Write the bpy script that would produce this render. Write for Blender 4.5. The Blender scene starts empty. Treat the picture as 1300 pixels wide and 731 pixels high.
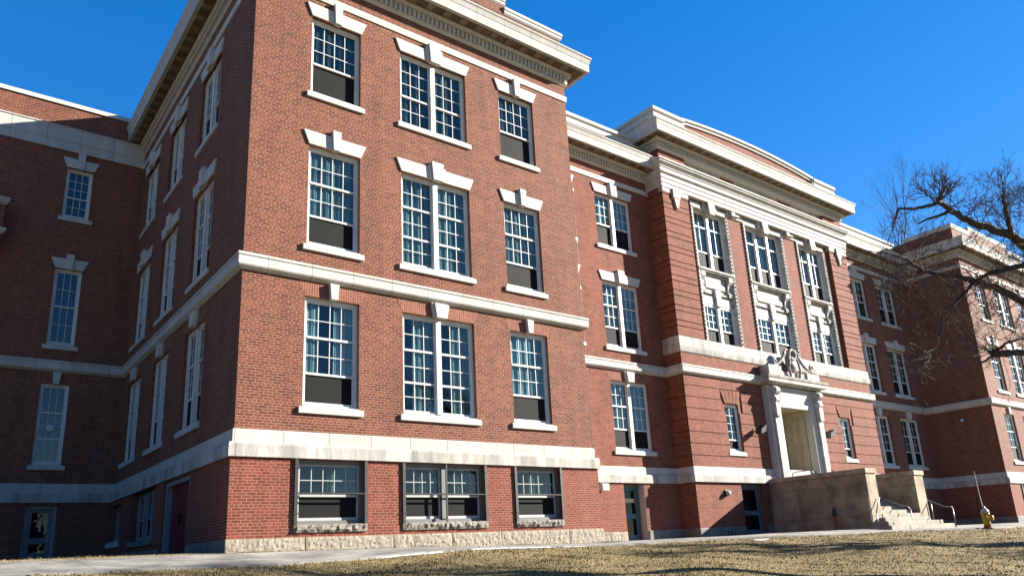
import bpy, bmesh, math, random
import numpy as np
from mathutils import Vector

# ------------------------------------------------------------------ scene, camera, sky, sun
SC = bpy.context.scene
COL = SC.collection
R = math.radians

cam_d = bpy.data.cameras.new("camera")
cam = bpy.data.objects.new("camera", cam_d)
COL.objects.link(cam)
SC.camera = cam
YAW, PITCH, ROLL = 0.6663133, 0.2756827, -0.0511364
EYE = Vector((-5.5502, -17.5293, -6.9519))
_fw = Vector((math.sin(YAW) * math.cos(PITCH), math.cos(YAW) * math.cos(PITCH), math.sin(PITCH)))
_rt = Vector((math.cos(YAW), -math.sin(YAW), 0))
_up = _rt.cross(_fw)
_r = _rt * math.cos(ROLL) + _up * math.sin(ROLL)
_u = _up * math.cos(ROLL) - _rt * math.sin(ROLL)
from mathutils import Matrix
cam.matrix_world = Matrix(((_r.x, _u.x, -_fw.x, EYE.x), (_r.y, _u.y, -_fw.y, EYE.y), (_r.z, _u.z, -_fw.z, EYE.z), (0, 0, 0, 1)))
cam_d.sensor_fit = 'HORIZONTAL'
cam_d.sensor_width = 36
cam_d.lens = 961.355 / 1300 * 36
cam_d.shift_y = 63.08 / 1300
cam_d.clip_start = 0.1
cam_d.clip_end = 3000

SUN_DIR = Vector((2.24, -1.0, 1.0)).normalized()      # towards the sun
SUN_EL = math.asin(SUN_DIR.z)
SUN_AZ = math.atan2(SUN_DIR.x, SUN_DIR.y)             # clockwise from +Y
w = bpy.data.worlds.new("World")
SC.world = w
w.use_nodes = True
nt = w.node_tree
nt.nodes.clear()
sky = nt.nodes.new("ShaderNodeTexSky")
sky.sky_type = 'NISHITA'
sky.sun_disc = False
sky.sun_elevation = SUN_EL
sky.sun_rotation = SUN_AZ
sky.altitude = 300
sky.air_density = 1.0
sky.dust_density = 0.05
sky.ozone_density = 3.5
hs = nt.nodes.new("ShaderNodeHueSaturation")
hs.inputs['Saturation'].default_value = 1.74
hs.inputs['Hue'].default_value = 0.516
bg = nt.nodes.new("ShaderNodeBackground")
bg.inputs['Strength'].default_value = 0.090
wo = nt.nodes.new("ShaderNodeOutputWorld")
gm = nt.nodes.new('ShaderNodeGamma')
gm.inputs['Gamma'].default_value = 0.62
nt.links.new(sky.outputs[0], gm.inputs['Color'])
nt.links.new(gm.outputs[0], hs.inputs['Color'])
nt.links.new(hs.outputs[0], bg.inputs['Color'])
nt.links.new(bg.outputs[0], wo.inputs[0])

sl = bpy.data.lights.new("sun", 'SUN')
sl.energy = 5.0
sl.angle = R(0.5)
sl.color = (1.0, 0.94, 0.84)
so = bpy.data.objects.new("sun", sl)
COL.objects.link(so)
so.rotation_euler = (-SUN_DIR).to_track_quat('-Z', 'Y').to_euler()
so.location = (60, -40, 40)

SC.view_settings.view_transform = 'Standard'
SC.view_settings.look = 'None'
SC.view_settings.exposure = 2.1
SC.view_settings.gamma = 1.0
SC.view_settings.use_curve_mapping = False
SC.cycles.max_bounces = 6
SC.cycles.transparent_max_bounces = 12
SC.cycles.use_denoising = True

# ------------------------------------------------------------------ dimensions (metres; X along the front, Y into the building)
W = 11.235            # width of the end pavilion
DL = 13.05            # depth of its side wall
YB = 3.72             # recessed wings
C0, C1, YC = 19.58, 35.34, 2.81   # centre pavilion
S = C0 + C1           # mirror line is S/2
CX = S / 2
ZG = -6.78
WT0, WT1, WT2 = -4.55, -4.22, -3.90   # water table
ZB = 0.434            # belt course top
rnd = random.Random(7)

def sm(t):
    t = min(1.0, max(0.0, t)); return t * t * (3 - 2 * t)
def lerp(a, b, t): return a + (b - a) * t
def crest(x): return lerp(.3, -1.6, sm((x - 10) / 12.))
def gz(x, y):
    z0 = lerp(-6.63, -6.78, sm(x / 11.))
    yc = crest(x)
    if y > yc:
        return z0 + (.02 * min(y - yc, 14) * sm(-x / 2.0) if x < 0 else 0.0)
    d = yc - y
    s1 = lerp(.1, .05, sm((x - 1) / 5.)) if x < 14 else lerp(.05, .08, sm((x - 14) / 6))
    z = z0 - s1 * min(d, 2.6)
    if d > 2.6: z -= .115 * min(d - 2.6, 15.5)
    if d > 18.1: z -= .02 * min(d - 18.1, 60)
    if d > 2.8 and d < 60:
        k = min(1, (d - 2.8) / 1.2)
        z += k * (.035 * math.sin(x * 1.9 + 1.3 * math.sin(y * .8)) * math.cos(y * 2.3 + .6 * x) + .03 * math.sin(x * .8 - y * 1.1) + .02 * math.sin(3.7 * x + 2.9 * y))
    return z

# ------------------------------------------------------------------ materials
MATS = {}
KA = .62          # all surface colours scaled down evenly to deepen shade under the raised exposure
def kk(c): return tuple(x * KA for x in c)
def newmat(name):
    m = bpy.data.materials.new(name); m.use_nodes = True
    n = m.node_tree; n.nodes.clear()
    out = n.nodes.new("ShaderNodeOutputMaterial")
    b = n.nodes.new("ShaderNodeBsdfPrincipled")
    n.links.new(b.outputs[0], out.inputs[0])
    MATS[name] = m
    return m, n, b, out
def N(n, t, **kw):
    x = n.nodes.new(t)
    for k, v in kw.items(): setattr(x, k, v)
    return x
def setin(node, **kw):
    for k, v in kw.items(): node.inputs[k.replace('_', ' ')].default_value = v
def rgb(c): return (c[0], c[1], c[2], 1.0)
def wallcoord(n):
    """(along wall, height, 0) from position and normal"""
    g = N(n, "ShaderNodeNewGeometry")
    sp = N(n, "ShaderNodeSeparateXYZ"); n.links.new(g.outputs['Position'], sp.inputs[0])
    sn = N(n, "ShaderNodeSeparateXYZ"); n.links.new(g.outputs['True Normal'], sn.inputs[0])
    ab = N(n, "ShaderNodeMath", operation='ABSOLUTE'); n.links.new(sn.outputs['X'], ab.inputs[0])
    gt = N(n, "ShaderNodeMath", operation='GREATER_THAN'); n.links.new(ab.outputs[0], gt.inputs[0]); gt.inputs[1].default_value = .6
    mx = N(n, "ShaderNodeMix", data_type='FLOAT')
    n.links.new(gt.outputs[0], mx.inputs[0]); n.links.new(sp.outputs['X'], mx.inputs[2]); n.links.new(sp.outputs['Y'], mx.inputs[3])
    cb = N(n, "ShaderNodeCombineXYZ"); n.links.new(mx.outputs[0], cb.inputs[0]); n.links.new(sp.outputs['Z'], cb.inputs[1])
    return cb.outputs[0], g.outputs['Position'], mx.outputs[0], sp.outputs['Z']
def ramp(n, fac, stops):
    r = N(n, "ShaderNodeValToRGB")
    e = r.color_ramp.elements
    while len(e) < len(stops): e.new(.5)
    for i, (p, c) in enumerate(stops):
        e[i].position = p; e[i].color = rgb(c) if len(c) == 3 else c
    n.links.new(fac, r.inputs[0]); return r.outputs[0]
def noise(n, vec, scale, detail=4, rough=.55):
    t = N(n, "ShaderNodeTexNoise"); setin(t, Scale=scale, Detail=detail, Roughness=rough)
    if vec is not None: n.links.new(vec, t.inputs['Vector'])
    return t.outputs['Fac']
def mixc(n, fac, a, b, mode='MIX'):
    m = N(n, "ShaderNodeMix", data_type='RGBA', blend_type=mode)
    for sock, v in ((m.inputs[0], fac), (m.inputs[6], a), (m.inputs[7], b)):
        if isinstance(v, (int, float)): sock.default_value = v
        elif isinstance(v, tuple): sock.default_value = rgb(v)
        else: n.links.new(v, sock)
    return m.outputs[2]

def brick(name, c1, c2, mortar, soldier=False, msize=.011, stain=.35):
    c1, c2, mortar = kk(c1), kk(c2), kk(mortar)
    m, n, b, out = newmat(name)
    uv, pos, _, _ = wallcoord(n)
    if soldier:
        sw = N(n, "ShaderNodeSeparateXYZ"); n.links.new(uv, sw.inputs[0])
        cb = N(n, "ShaderNodeCombineXYZ"); n.links.new(sw.outputs['Y'], cb.inputs[0]); n.links.new(sw.outputs['X'], cb.inputs[1]); uv = cb.outputs[0]
    t = N(n, "ShaderNodeTexBrick"); n.links.new(uv, t.inputs['Vector'])
    t.offset = .5; t.offset_frequency = 2; t.squash = .5; t.squash_frequency = 6
    setin(t, Scale=1.0, Mortar_Size=msize, Mortar_Smooth=.3, Bias=-.15, Brick_Width=.215, Row_Height=.0677)
    nz = noise(n, pos, 9.0, 3)
    nz2 = noise(n, pos, 1.1, 5, .65)
    a1 = mixc(n, ramp(n, nz, [(.3, (0, 0, 0)), (.7, (1, 1, 1))]), tuple(x * .86 for x in c1), tuple(min(1, x * 1.16) for x in c1))
    n.links.new(a1, t.inputs['Color1']); t.inputs['Color2'].default_value = rgb(c2); t.inputs['Mortar'].default_value = rgb(mortar)
    col = mixc(n, stain, t.outputs['Color'], ramp(n, nz2, [(.25, (.55, .5, .48)), (.5, (.98, .97, .96)), (.8, (1.25, 1.2, 1.15))]), 'MULTIPLY')
    mp = N(n, 'ShaderNodeMapping'); mp.inputs['Scale'].default_value = (1.0, 1.0, 2.2); n.links.new(pos, mp.inputs[0])
    col = mixc(n, stain * .9, col, ramp(n, noise(n, mp.outputs[0], 3.6, 4, .7), [(.3, (.62, .58, .56)), (.5, (1, 1, 1)), (.72, (1.3, 1.28, 1.25))]), 'MULTIPLY')
    ms = N(n, 'ShaderNodeMapping'); ms.inputs['Scale'].default_value = (1.0, 1.0, .10); n.links.new(pos, ms.inputs[0])
    col = mixc(n, .55, col, ramp(n, noise(n, ms.outputs[0], 2.1, 5, .6), [(.3, (.6, .57, .55)), (.5, (1, 1, 1)), (.75, (1.12, 1.12, 1.12))]), 'MULTIPLY')
    n.links.new(col, b.inputs['Base Color']); setin(b, Roughness=.88); b.inputs['Specular IOR Level'].default_value = .25
    bp = N(n, "ShaderNodeBump"); setin(bp, Strength=.7, Distance=.008); bp.invert = True
    n.links.new(t.outputs['Fac'], bp.inputs['Height'])
    bp2 = N(n, "ShaderNodeBump"); setin(bp2, Strength=.35, Distance=.01); n.links.new(noise(n, pos, 60, 3), bp2.inputs['Height']); n.links.new(bp.outputs[0], bp2.inputs['Normal'])
    n.links.new(bp2.outputs[0], b.inputs['Normal'])
    return m

def stone(name, base, dark, joints=None, stain=.5, scale=1.6, streak=False, rough=.8, bump=.25, lo=.38, hi=.62, floor=False):
    base, dark = kk(base), kk(dark)
    m, n, b, out = newmat(name)
    uv, pos, u_, z_ = wallcoord(n)
    v = pos
    if streak:
        mp = N(n, "ShaderNodeMapping"); mp.inputs['Scale'].default_value = (1.0, 1.0, .16); n.links.new(pos, mp.inputs[0]); v = mp.outputs[0]
    f1 = noise(n, v, scale, 7, .68)
    f2 = noise(n, pos, scale * 9, 4, .6)
    col = mixc(n, ramp(n, f1, [(lo, (1, 1, 1)), (hi, (0, 0, 0))]), base, mixc(n, stain, base, dark))
    col = mixc(n, .22, col, ramp(n, f2, [(.3, (.55, .53, .5)), (.65, (1.1, 1.1, 1.1))]), 'MULTIPLY')
    if joints:
        t = N(n, "ShaderNodeTexBrick"); n.links.new(pos if floor else uv, t.inputs['Vector']); t.offset = joints[2] if len(joints) > 2 else .5
        setin(t, Scale=1.0, Mortar_Size=.011, Mortar_Smooth=.1, Brick_Width=joints[0], Row_Height=joints[1])
        t.inputs['Color1'].default_value = (1, 1, 1, 1); t.inputs['Color2'].default_value = (.86, .85, .83, 1); t.inputs['Mortar'].default_value = (.42, .39, .35, 1)
        col = mixc(n, .85, col, t.outputs['Color'], 'MULTIPLY')
    n.links.new(col, b.inputs['Base Color']); setin(b, Roughness=rough); b.inputs['Specular IOR Level'].default_value = .3
    bp = N(n, "ShaderNodeBump"); setin(bp, Strength=bump, Distance=.02); n.links.new(noise(n, pos, 22, 5), bp.inputs['Height'])
    n.links.new(bp.outputs[0], b.inputs['Normal'])
    return m

def plain(name, c, rough=.6, var=.15, scale=6, metal=0.0, spec=.4):
    c = kk(c)
    m, n, b, out = newmat(name)
    g = N(n, "ShaderNodeNewGeometry")
    f = noise(n, g.outputs['Position'], scale, 5)
    col = mixc(n, ramp(n, f, [(.3, (0, 0, 0)), (.7, (1, 1, 1))]), tuple(x * (1 - var) for x in c), tuple(min(1, x * (1 + var)) for x in c))
    n.links.new(col, b.inputs['Base Color']); setin(b, Roughness=rough, Metallic=metal); b.inputs['Specular IOR Level'].default_value = spec
    return m

brick('brick_upper', (.225, .064, .036), (.09, .025, .017), (.40, .215, .135))
brick('brick_base', (.265, .058, .034), (.135, .029, .019), (.40, .195, .122), stain=.22)
brick('brick_tan', (.275, .076, .042), (.14, .037, .023), (.37, .175, .11), msize=.009, stain=.5)
brick('brick_soldier', (.31, .095, .052), (.21, .058, .036), (.36, .21, .15), soldier=True, stain=.2)
stone('limestone', (.80, .78, .73), (.40, .38, .33), stain=.5, joints=(1.15, 7.0), streak=True, scale=2.6, lo=.48, hi=.78)
stone('limestone_plain', (.80, .78, .73), (.42, .40, .35), stain=.45, scale=3.2, streak=True, lo=.5, hi=.8)
stone('limestone_worn', (.68, .65, .585), (.26, .25, .22), stain=.8, joints=(2.3, 7.0), streak=True, scale=2.2)
stone('limestone_carved', (.70, .675, .62), (.28, .26, .235), stain=.8, scale=3.5, bump=.6)
stone('cartouche_stone', (.56, .54, .49), (.17, .16, .145), stain=.9, scale=4.5, bump=.7)
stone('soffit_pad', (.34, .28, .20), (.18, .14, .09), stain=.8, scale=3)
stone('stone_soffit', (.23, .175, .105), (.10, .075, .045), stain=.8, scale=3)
stone('granite', (.45, .385, .29), (.24, .20, .15), stain=.7, scale=6.5, streak=True, bump=.6)
stone('granite_dressed', (.30, .275, .24), (.16, .145, .13), stain=.7, scale=2.0, joints=(1.6, 7.0))
stone('granite_sill', (.33, .29, .24), (.14, .125, .10), stain=.8, scale=6, bump=.9)
stone('concrete_wall', (.50, .405, .275), (.22, .165, .10), stain=.85, scale=1.3, joints=(1.35, 1.25, 0.35), bump=.4)
stone('concrete_cap', (.55, .45, .31), (.24, .18, .11), stain=.8, scale=2)
stone('step_stone', (.44, .395, .31), (.24, .21, .165), stain=.7, scale=2.5)
stone('bare_soil', (.42, .33, .22), (.22, .17, .11), stain=.8, scale=3.0, bump=.8)
stone('paving', (.47, .44, .38), (.17, .165, .16), stain=.9, scale=.9, bump=.3, joints=(1.5, 1.5, 0.0), floor=True)
stone('kerb_stone', (.40, .38, .34), (.2, .19, .17), stain=.7, scale=3, joints=(1.8, 9.0))
stone('door_panel', (.72, .63, .45), (.55, .47, .33), stain=.5, scale=2.0, bump=.1)
plain('white_paint', (.78, .78, .75), .45, .05, 3)
plain('dim_paint', (.17, .175, .16), .5, .08, 3)
plain('sash_paint', (.50, .50, .47), .5, .08, 3)
plain('grey_paint', (.30, .31, .32), .5, .08, 3)
plain('roofing', (.10, .095, .09), .85, .2, 2)
plain('screen_mesh', (.0075, .0075, .007), .75, .12, 4, spec=.15)
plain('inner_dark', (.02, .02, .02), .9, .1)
plain('iron_black', (.015, .015, .015), .55, .2)
plain('galvanised', (.30, .30, .30), .42, .15, 20, .7)
plain('red_door', (.20, .018, .024), .4, .1)
plain('teal_door', (.07, .17, .22), .4, .1)
plain('frame_blue_grey', (.15, .175, .19), .4, .1)
plain('fixture_bronze', (.03, .025, .02), .5, .2)
plain('lamp_white', (.7, .7, .66), .4, .05)
plain('hydrant_yellow', (.52, .32, .012), .45, .15, 12)
plain('hydrant_silver', (.45, .43, .38), .45, .2, 12)
plain('hydrant_rust', (.20, .06, .03), .8, .25, 20)
plain('valve_red', (.28, .03, .025), .5, .2, 20)
plain('sign_cream', (.75, .68, .45), .6, .05)
plain('bark', (.10, .078, .06), .95, .35, 14, spec=.1)
plain('bark_twig', (.17, .125, .09), .9, .3, 6, spec=.1)
plain('snow', (.72, .73, .75), .6, .05, 5)

def curtain_mat(name, c):
    c = kk(c)
    m, n, b, out = newmat(name)
    g = N(n, "ShaderNodeNewGeometry")
    f = noise(n, g.outputs['Position'], 1.4, 2)
    col = mixc(n, ramp(n, f, [(.35, (0, 0, 0)), (.65, (1, 1, 1))]), tuple(x * .55 for x in c), c)
    n.links.new(col, b.inputs['Base Color']); setin(b, Roughness=.9); b.inputs['Specular IOR Level'].default_value = .1
    return m
curtain_mat('curtain_teal', (.27, .34, .32))
curtain_mat('curtain_pale', (.36, .46, .46))
curtain_mat('curtain_dark', (.085, .11, .10))

def glass_mat(name='glass', f0=.065):
    m = bpy.data.materials.new(name); m.use_nodes = True
    n = m.node_tree; n.nodes.clear(); MATS[name] = m
    out = N(n, "ShaderNodeOutputMaterial")
    tr = N(n, "ShaderNodeBsdfTransparent"); tr.inputs[0].default_value = (.60, .74, .76, 1)
    gl = N(n, "ShaderNodeBsdfGlossy"); gl.inputs['Roughness'].default_value = .015; gl.inputs[0].default_value = (.86, .92, .92, 1)
    dt = N(n, "ShaderNodeVectorMath", operation='DOT_PRODUCT')
    ab = N(n, "ShaderNodeMath", operation='ABSOLUTE'); om = N(n, "ShaderNodeMath", operation='SUBTRACT'); om.inputs[0].default_value = 1.0
    pw = N(n, "ShaderNodeMath", operation='POWER'); pw.inputs[1].default_value = 5.0
    fr = N(n, "ShaderNodeMath", operation='MULTIPLY_ADD'); fr.inputs[1].default_value = 1 - f0; fr.inputs[2].default_value = f0
    g = N(n, "ShaderNodeNewGeometry")
    bp = N(n, "ShaderNodeBump"); setin(bp, Strength=.05, Distance=.05); n.links.new(noise(n, g.outputs['Position'], 1.7, 2), bp.inputs['Height'])
    n.links.new(bp.outputs[0], gl.inputs['Normal'])
    n.links.new(g.outputs['Normal'], dt.inputs[0]); n.links.new(g.outputs['Incoming'], dt.inputs[1]); n.links.new(dt.outputs['Value'], ab.inputs[0])
    n.links.new(ab.outputs[0], om.inputs[1]); n.links.new(om.outputs[0], pw.inputs[0]); n.links.new(pw.outputs[0], fr.inputs[0])
    mx = N(n, "ShaderNodeMixShader")
    n.links.new(fr.outputs[0], mx.inputs[0]); n.links.new(tr.outputs[0], mx.inputs[1]); n.links.new(gl.outputs[0], mx.inputs[2])
    n.links.new(mx.outputs[0], out.inputs[0])
glass_mat(); glass_mat('door_glass', .03)

def ground_mat():
    m, n, b, out = newmat('lawn_soil')
    g = N(n, "ShaderNodeNewGeometry"); p = g.outputs['Position']
    f1 = noise(n, p, .5, 6, .65); f2 = noise(n, p, 14, 5, .7); f3 = noise(n, p, 60, 3, .6)
    c = mixc(n, ramp(n, f1, [(.4, (0, 0, 0)), (.6, (1, 1, 1))]), kk((.30, .21, .10)), kk((.14, .11, .04)))
    c = mixc(n, ramp(n, f2, [(.35, (0, 0, 0)), (.7, (1, 1, 1))]), c, kk((.43, .33, .17)))
    c = mixc(n, .5, c, ramp(n, f3, [(.3, (.4, .4, .4)), (.7, (1.3, 1.3, 1.3))]), 'MULTIPLY')
    n.links.new(c, b.inputs['Base Color']); setin(b, Roughness=.95); b.inputs['Specular IOR Level'].default_value = .1
    bp = N(n, "ShaderNodeBump"); setin(bp, Strength=.8, Distance=.05); n.links.new(f2, bp.inputs['Height']); n.links.new(bp.outputs[0], b.inputs['Normal'])
ground_mat()
def grass_mat():
    m, n, b, out = newmat('dry_grass')
    a = N(n, "ShaderNodeAttribute"); a.attribute_name = 'tint'
    c = ramp(n, a.outputs['Fac'], [(0.0, kk((.075, .07, .02))), (.3, kk((.16, .135, .04))), (.6, kk((.31, .225, .085))), (1.0, kk((.50, .375, .175)))])
    n.links.new(c, b.inputs['Base Color']); setin(b, Roughness=.85); b.inputs['Specular IOR Level'].default_value = .15
grass_mat()

# ------------------------------------------------------------------ mesh builder
class MB:
    def __init__(s): s.v = []; s.f = []
    def quad(s, a, b, c, d):
        i = len(s.v); s.v += [tuple(a), tuple(b), tuple(c), tuple(d)]; s.f.append((i, i + 1, i + 2, i + 3))
    def poly(s, pts):
        i = len(s.v); s.v += [tuple(p) for p in pts]; s.f.append(tuple(range(i, i + len(pts))))
    def hexa(s, p):          # 8 points: bottom ring 0-3, top ring 4-7
        i = len(s.v); s.v += [tuple(x) for x in p]
        for q in ((3, 2, 1, 0), (4, 5, 6, 7), (0, 1, 5, 4), (1, 2, 6, 5), (2, 3, 7, 6), (3, 0, 4, 7)): s.f.append(tuple(i + k for k in q))
    def box(s, x0, x1, y0, y1, z0, z1):
        s.hexa([(x0, y0, z0), (x1, y0, z0), (x1, y1, z0), (x0, y1, z0), (x0, y0, z1), (x1, y0, z1), (x1, y1, z1), (x0, y1, z1)])
    def fbox(s, F, u0, u1, n0, n1, z0, z1):
        s.hexa([F(u0, n1, z0), F(u1, n1, z0), F(u1, n0, z0), F(u0, n0, z0), F(u0, n1, z1), F(u1, n1, z1), F(u1, n0, z1), F(u0, n0, z1)])
    def ftrap(s, F, ub0, ub1, ut0, ut1, n0, n1, z0, z1):
        s.hexa([F(ub0, n1, z0), F(ub1, n1, z0), F(ub1, n0, z0), F(ub0, n0, z0), F(ut0, n1, z1), F(ut1, n1, z1), F(ut1, n0, z1), F(ut0, n0, z1)])
    def tube(s, pts, rad, k=6, cap=True):
        pts = [Vector(p) for p in pts]
        if not hasattr(rad, '__len__'): rad = [rad] * len(pts)
        base = len(s.v); prev = None
        for i, p in enumerate(pts):
            t = (pts[min(i + 1, len(pts) - 1)] - pts[max(i - 1, 0)])
            t = t.normalized() if t.length > 1e-9 else Vector((0, 0, 1))
            a = prev if prev is not None else (Vector((0, 0, 1)) if abs(t.z) < .9 else Vector((1, 0, 0)))
            a = (a - t * a.dot(t)); a = a.normalized() if a.length > 1e-6 else t.orthogonal().normalized()
            prev = a; b = t.cross(a)
            for j in range(k):
                an = 2 * math.pi * j / k
                q = p + (a * math.cos(an) + b * math.sin(an)) * rad[i]; s.v.append((q.x, q.y, q.z))
        for i in range(len(pts) - 1):
            for j in range(k):
                j2 = (j + 1) % k
                s.f.append((base + i * k + j, base + i * k + j2, base + (i + 1) * k + j2, base + (i + 1) * k + j))
        if cap:
            s.f.append(tuple(base + j for j in reversed(range(k))))
            e = base + (len(pts) - 1) * k; s.f.append(tuple(e + j for j in range(k)))
    def lathe(s, c, prof, k=16, axis=None):
        c = Vector(c); ax = Vector(axis or (0, 0, 1)).normalized(); a = ax.orthogonal().normalized(); b = ax.cross(a)
        base = len(s.v)
        for r_, h in prof:
            for j in range(k):
                an = 2 * math.pi * j / k
                q = c + ax * h + (a * math.cos(an) + b * math.sin(an)) * r_; s.v.append(tuple(q))
        for i in range(len(prof) - 1):
            for j in range(k):
                j2 = (j + 1) % k
                s.f.append((base + i * k + j, base + i * k + j2, base + (i + 1) * k + j2, base + (i + 1) * k + j))
        s.f.append(tuple(base + j for j in reversed(range(k))))
        e = base + (len(prof) - 1) * k; s.f.append(tuple(e + j for j in range(k)))
    def sweep(s, prof, path):
        """prof: (n, z) points; path: (x, y); outward is on the right hand when walking the path"""
        path = [Vector((p[0], p[1])) for p in path]
        dirs = [(path[i + 1] - path[i]).normalized() for i in range(len(path) - 1)]
        nr = [Vector((d.y, -d.x)) for d in dirs]
        rings = []
        for i, p in enumerate(path):
            if i == 0: m = nr[0]
            elif i == len(path) - 1: m = nr[-1]
            else:
                m = nr[i - 1] + nr[i]; m = m / (m.dot(nr[i]))
            rings.append([(p.x + m.x * n_, p.y + m.y * n_, z_) for n_, z_ in prof])
        base = len(s.v); k = len(prof)
        for r_ in rings: s.v += r_
        for i in range(len(rings) - 1):
            for j in range(k):
                j2 = (j + 1) % k
                s.f.append((base + i * k + j, base + (i + 1) * k + j, base + (i + 1) * k + j2, base + i * k + j2))
        s.f.append(tuple(base + j for j in range(k))); e = base + (len(rings) - 1) * k
        s.f.append(tuple(e + j for j in reversed(range(k))))
    def build(s, name, mat, parent=None, smooth=False, fix=True, bevel=0):
        me = bpy.data.meshes.new(name); me.from_pydata(s.v, [], s.f); me.update()
        if fix:
            bm = bmesh.new(); bm.from_mesh(me); bmesh.ops.recalc_face_normals(bm, faces=bm.faces); bm.to_mesh(me); bm.free()
        o = bpy.data.objects.new(name, me); COL.objects.link(o)
        for mm in (mat if isinstance(mat, (list, tuple)) else [mat]): me.materials.append(MATS[mm])
        if smooth: me.polygons.foreach_set('use_smooth', [True] * len(me.polygons))
        if parent is not None: o.parent = parent
        if bevel:
            bv = o.modifiers.new('bevel', 'BEVEL'); bv.width = bevel; bv.segments = 2; bv.limit_method = 'ANGLE'
        return o

def empty(name, loc=(0, 0, 0), label=None, cat=None, group=None):
    o = bpy.data.objects.new(name, None); COL.objects.link(o); o.location = loc
    tag(o, label, cat, group); return o
def tag(o, label=None, cat=None, group=None, kind=None):
    if label: o['label'] = label
    if cat: o['category'] = cat
    if group: o['group'] = group
    if kind: o['kind'] = kind
    return o

def front(y): return lambda u, n, z: Vector((u, y - n, z))
def leftface(x): return lambda u, n, z: Vector((x - n, -u, z))
def rightface(x): return lambda u, n, z: Vector((x + n, u, z))

# ------------------------------------------------------------------ the school building
BL = empty('school_building', (0, 0, 0), 'red brick school with white stone trim, tall sash windows and a columned stone entrance', 'building')

def wall(mb, F, u0, u1, z0, z1, holes=(), depth=.22):
    us = sorted(set([u0, u1] + [h[0] for h in holes] + [h[1] for h in holes])); us = [u for u in us if u0 - 1e-6 <= u <= u1 + 1e-6]
    for a, b in zip(us[:-1], us[1:]):
        m = (a + b) / 2
        cut = sorted([(h[2], h[3]) for h in holes if h[0] < m < h[1]])
        z = z0
        for c0, c1 in cut:
            if c0 > z + 1e-4: mb.quad(F(a, 0, z), F(b, 0, z), F(b, 0, min(c0, z1)), F(a, 0, min(c0, z1)))
            z = max(z, c1)
        if z < z1 - 1e-4: mb.quad(F(a, 0, z), F(b, 0, z), F(b, 0, z1), F(a, 0, z1))
    for h in holes:
        a, b, c, d = h[:4]
        mb.quad(F(a, 0, c), F(a, -depth, c), F(a, -depth, d), F(a, 0, d))
        mb.quad(F(b, 0, c), F(b, 0, d), F(b, -depth, d), F(b, -depth, c))
        mb.quad(F(a, 0, c), F(b, 0, c), F(b, -depth, c), F(a, -depth, c))
        mb.quad(F(a, 0, d), F(a, -depth, d), F(b, -depth, d), F(b, 0, d))

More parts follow.
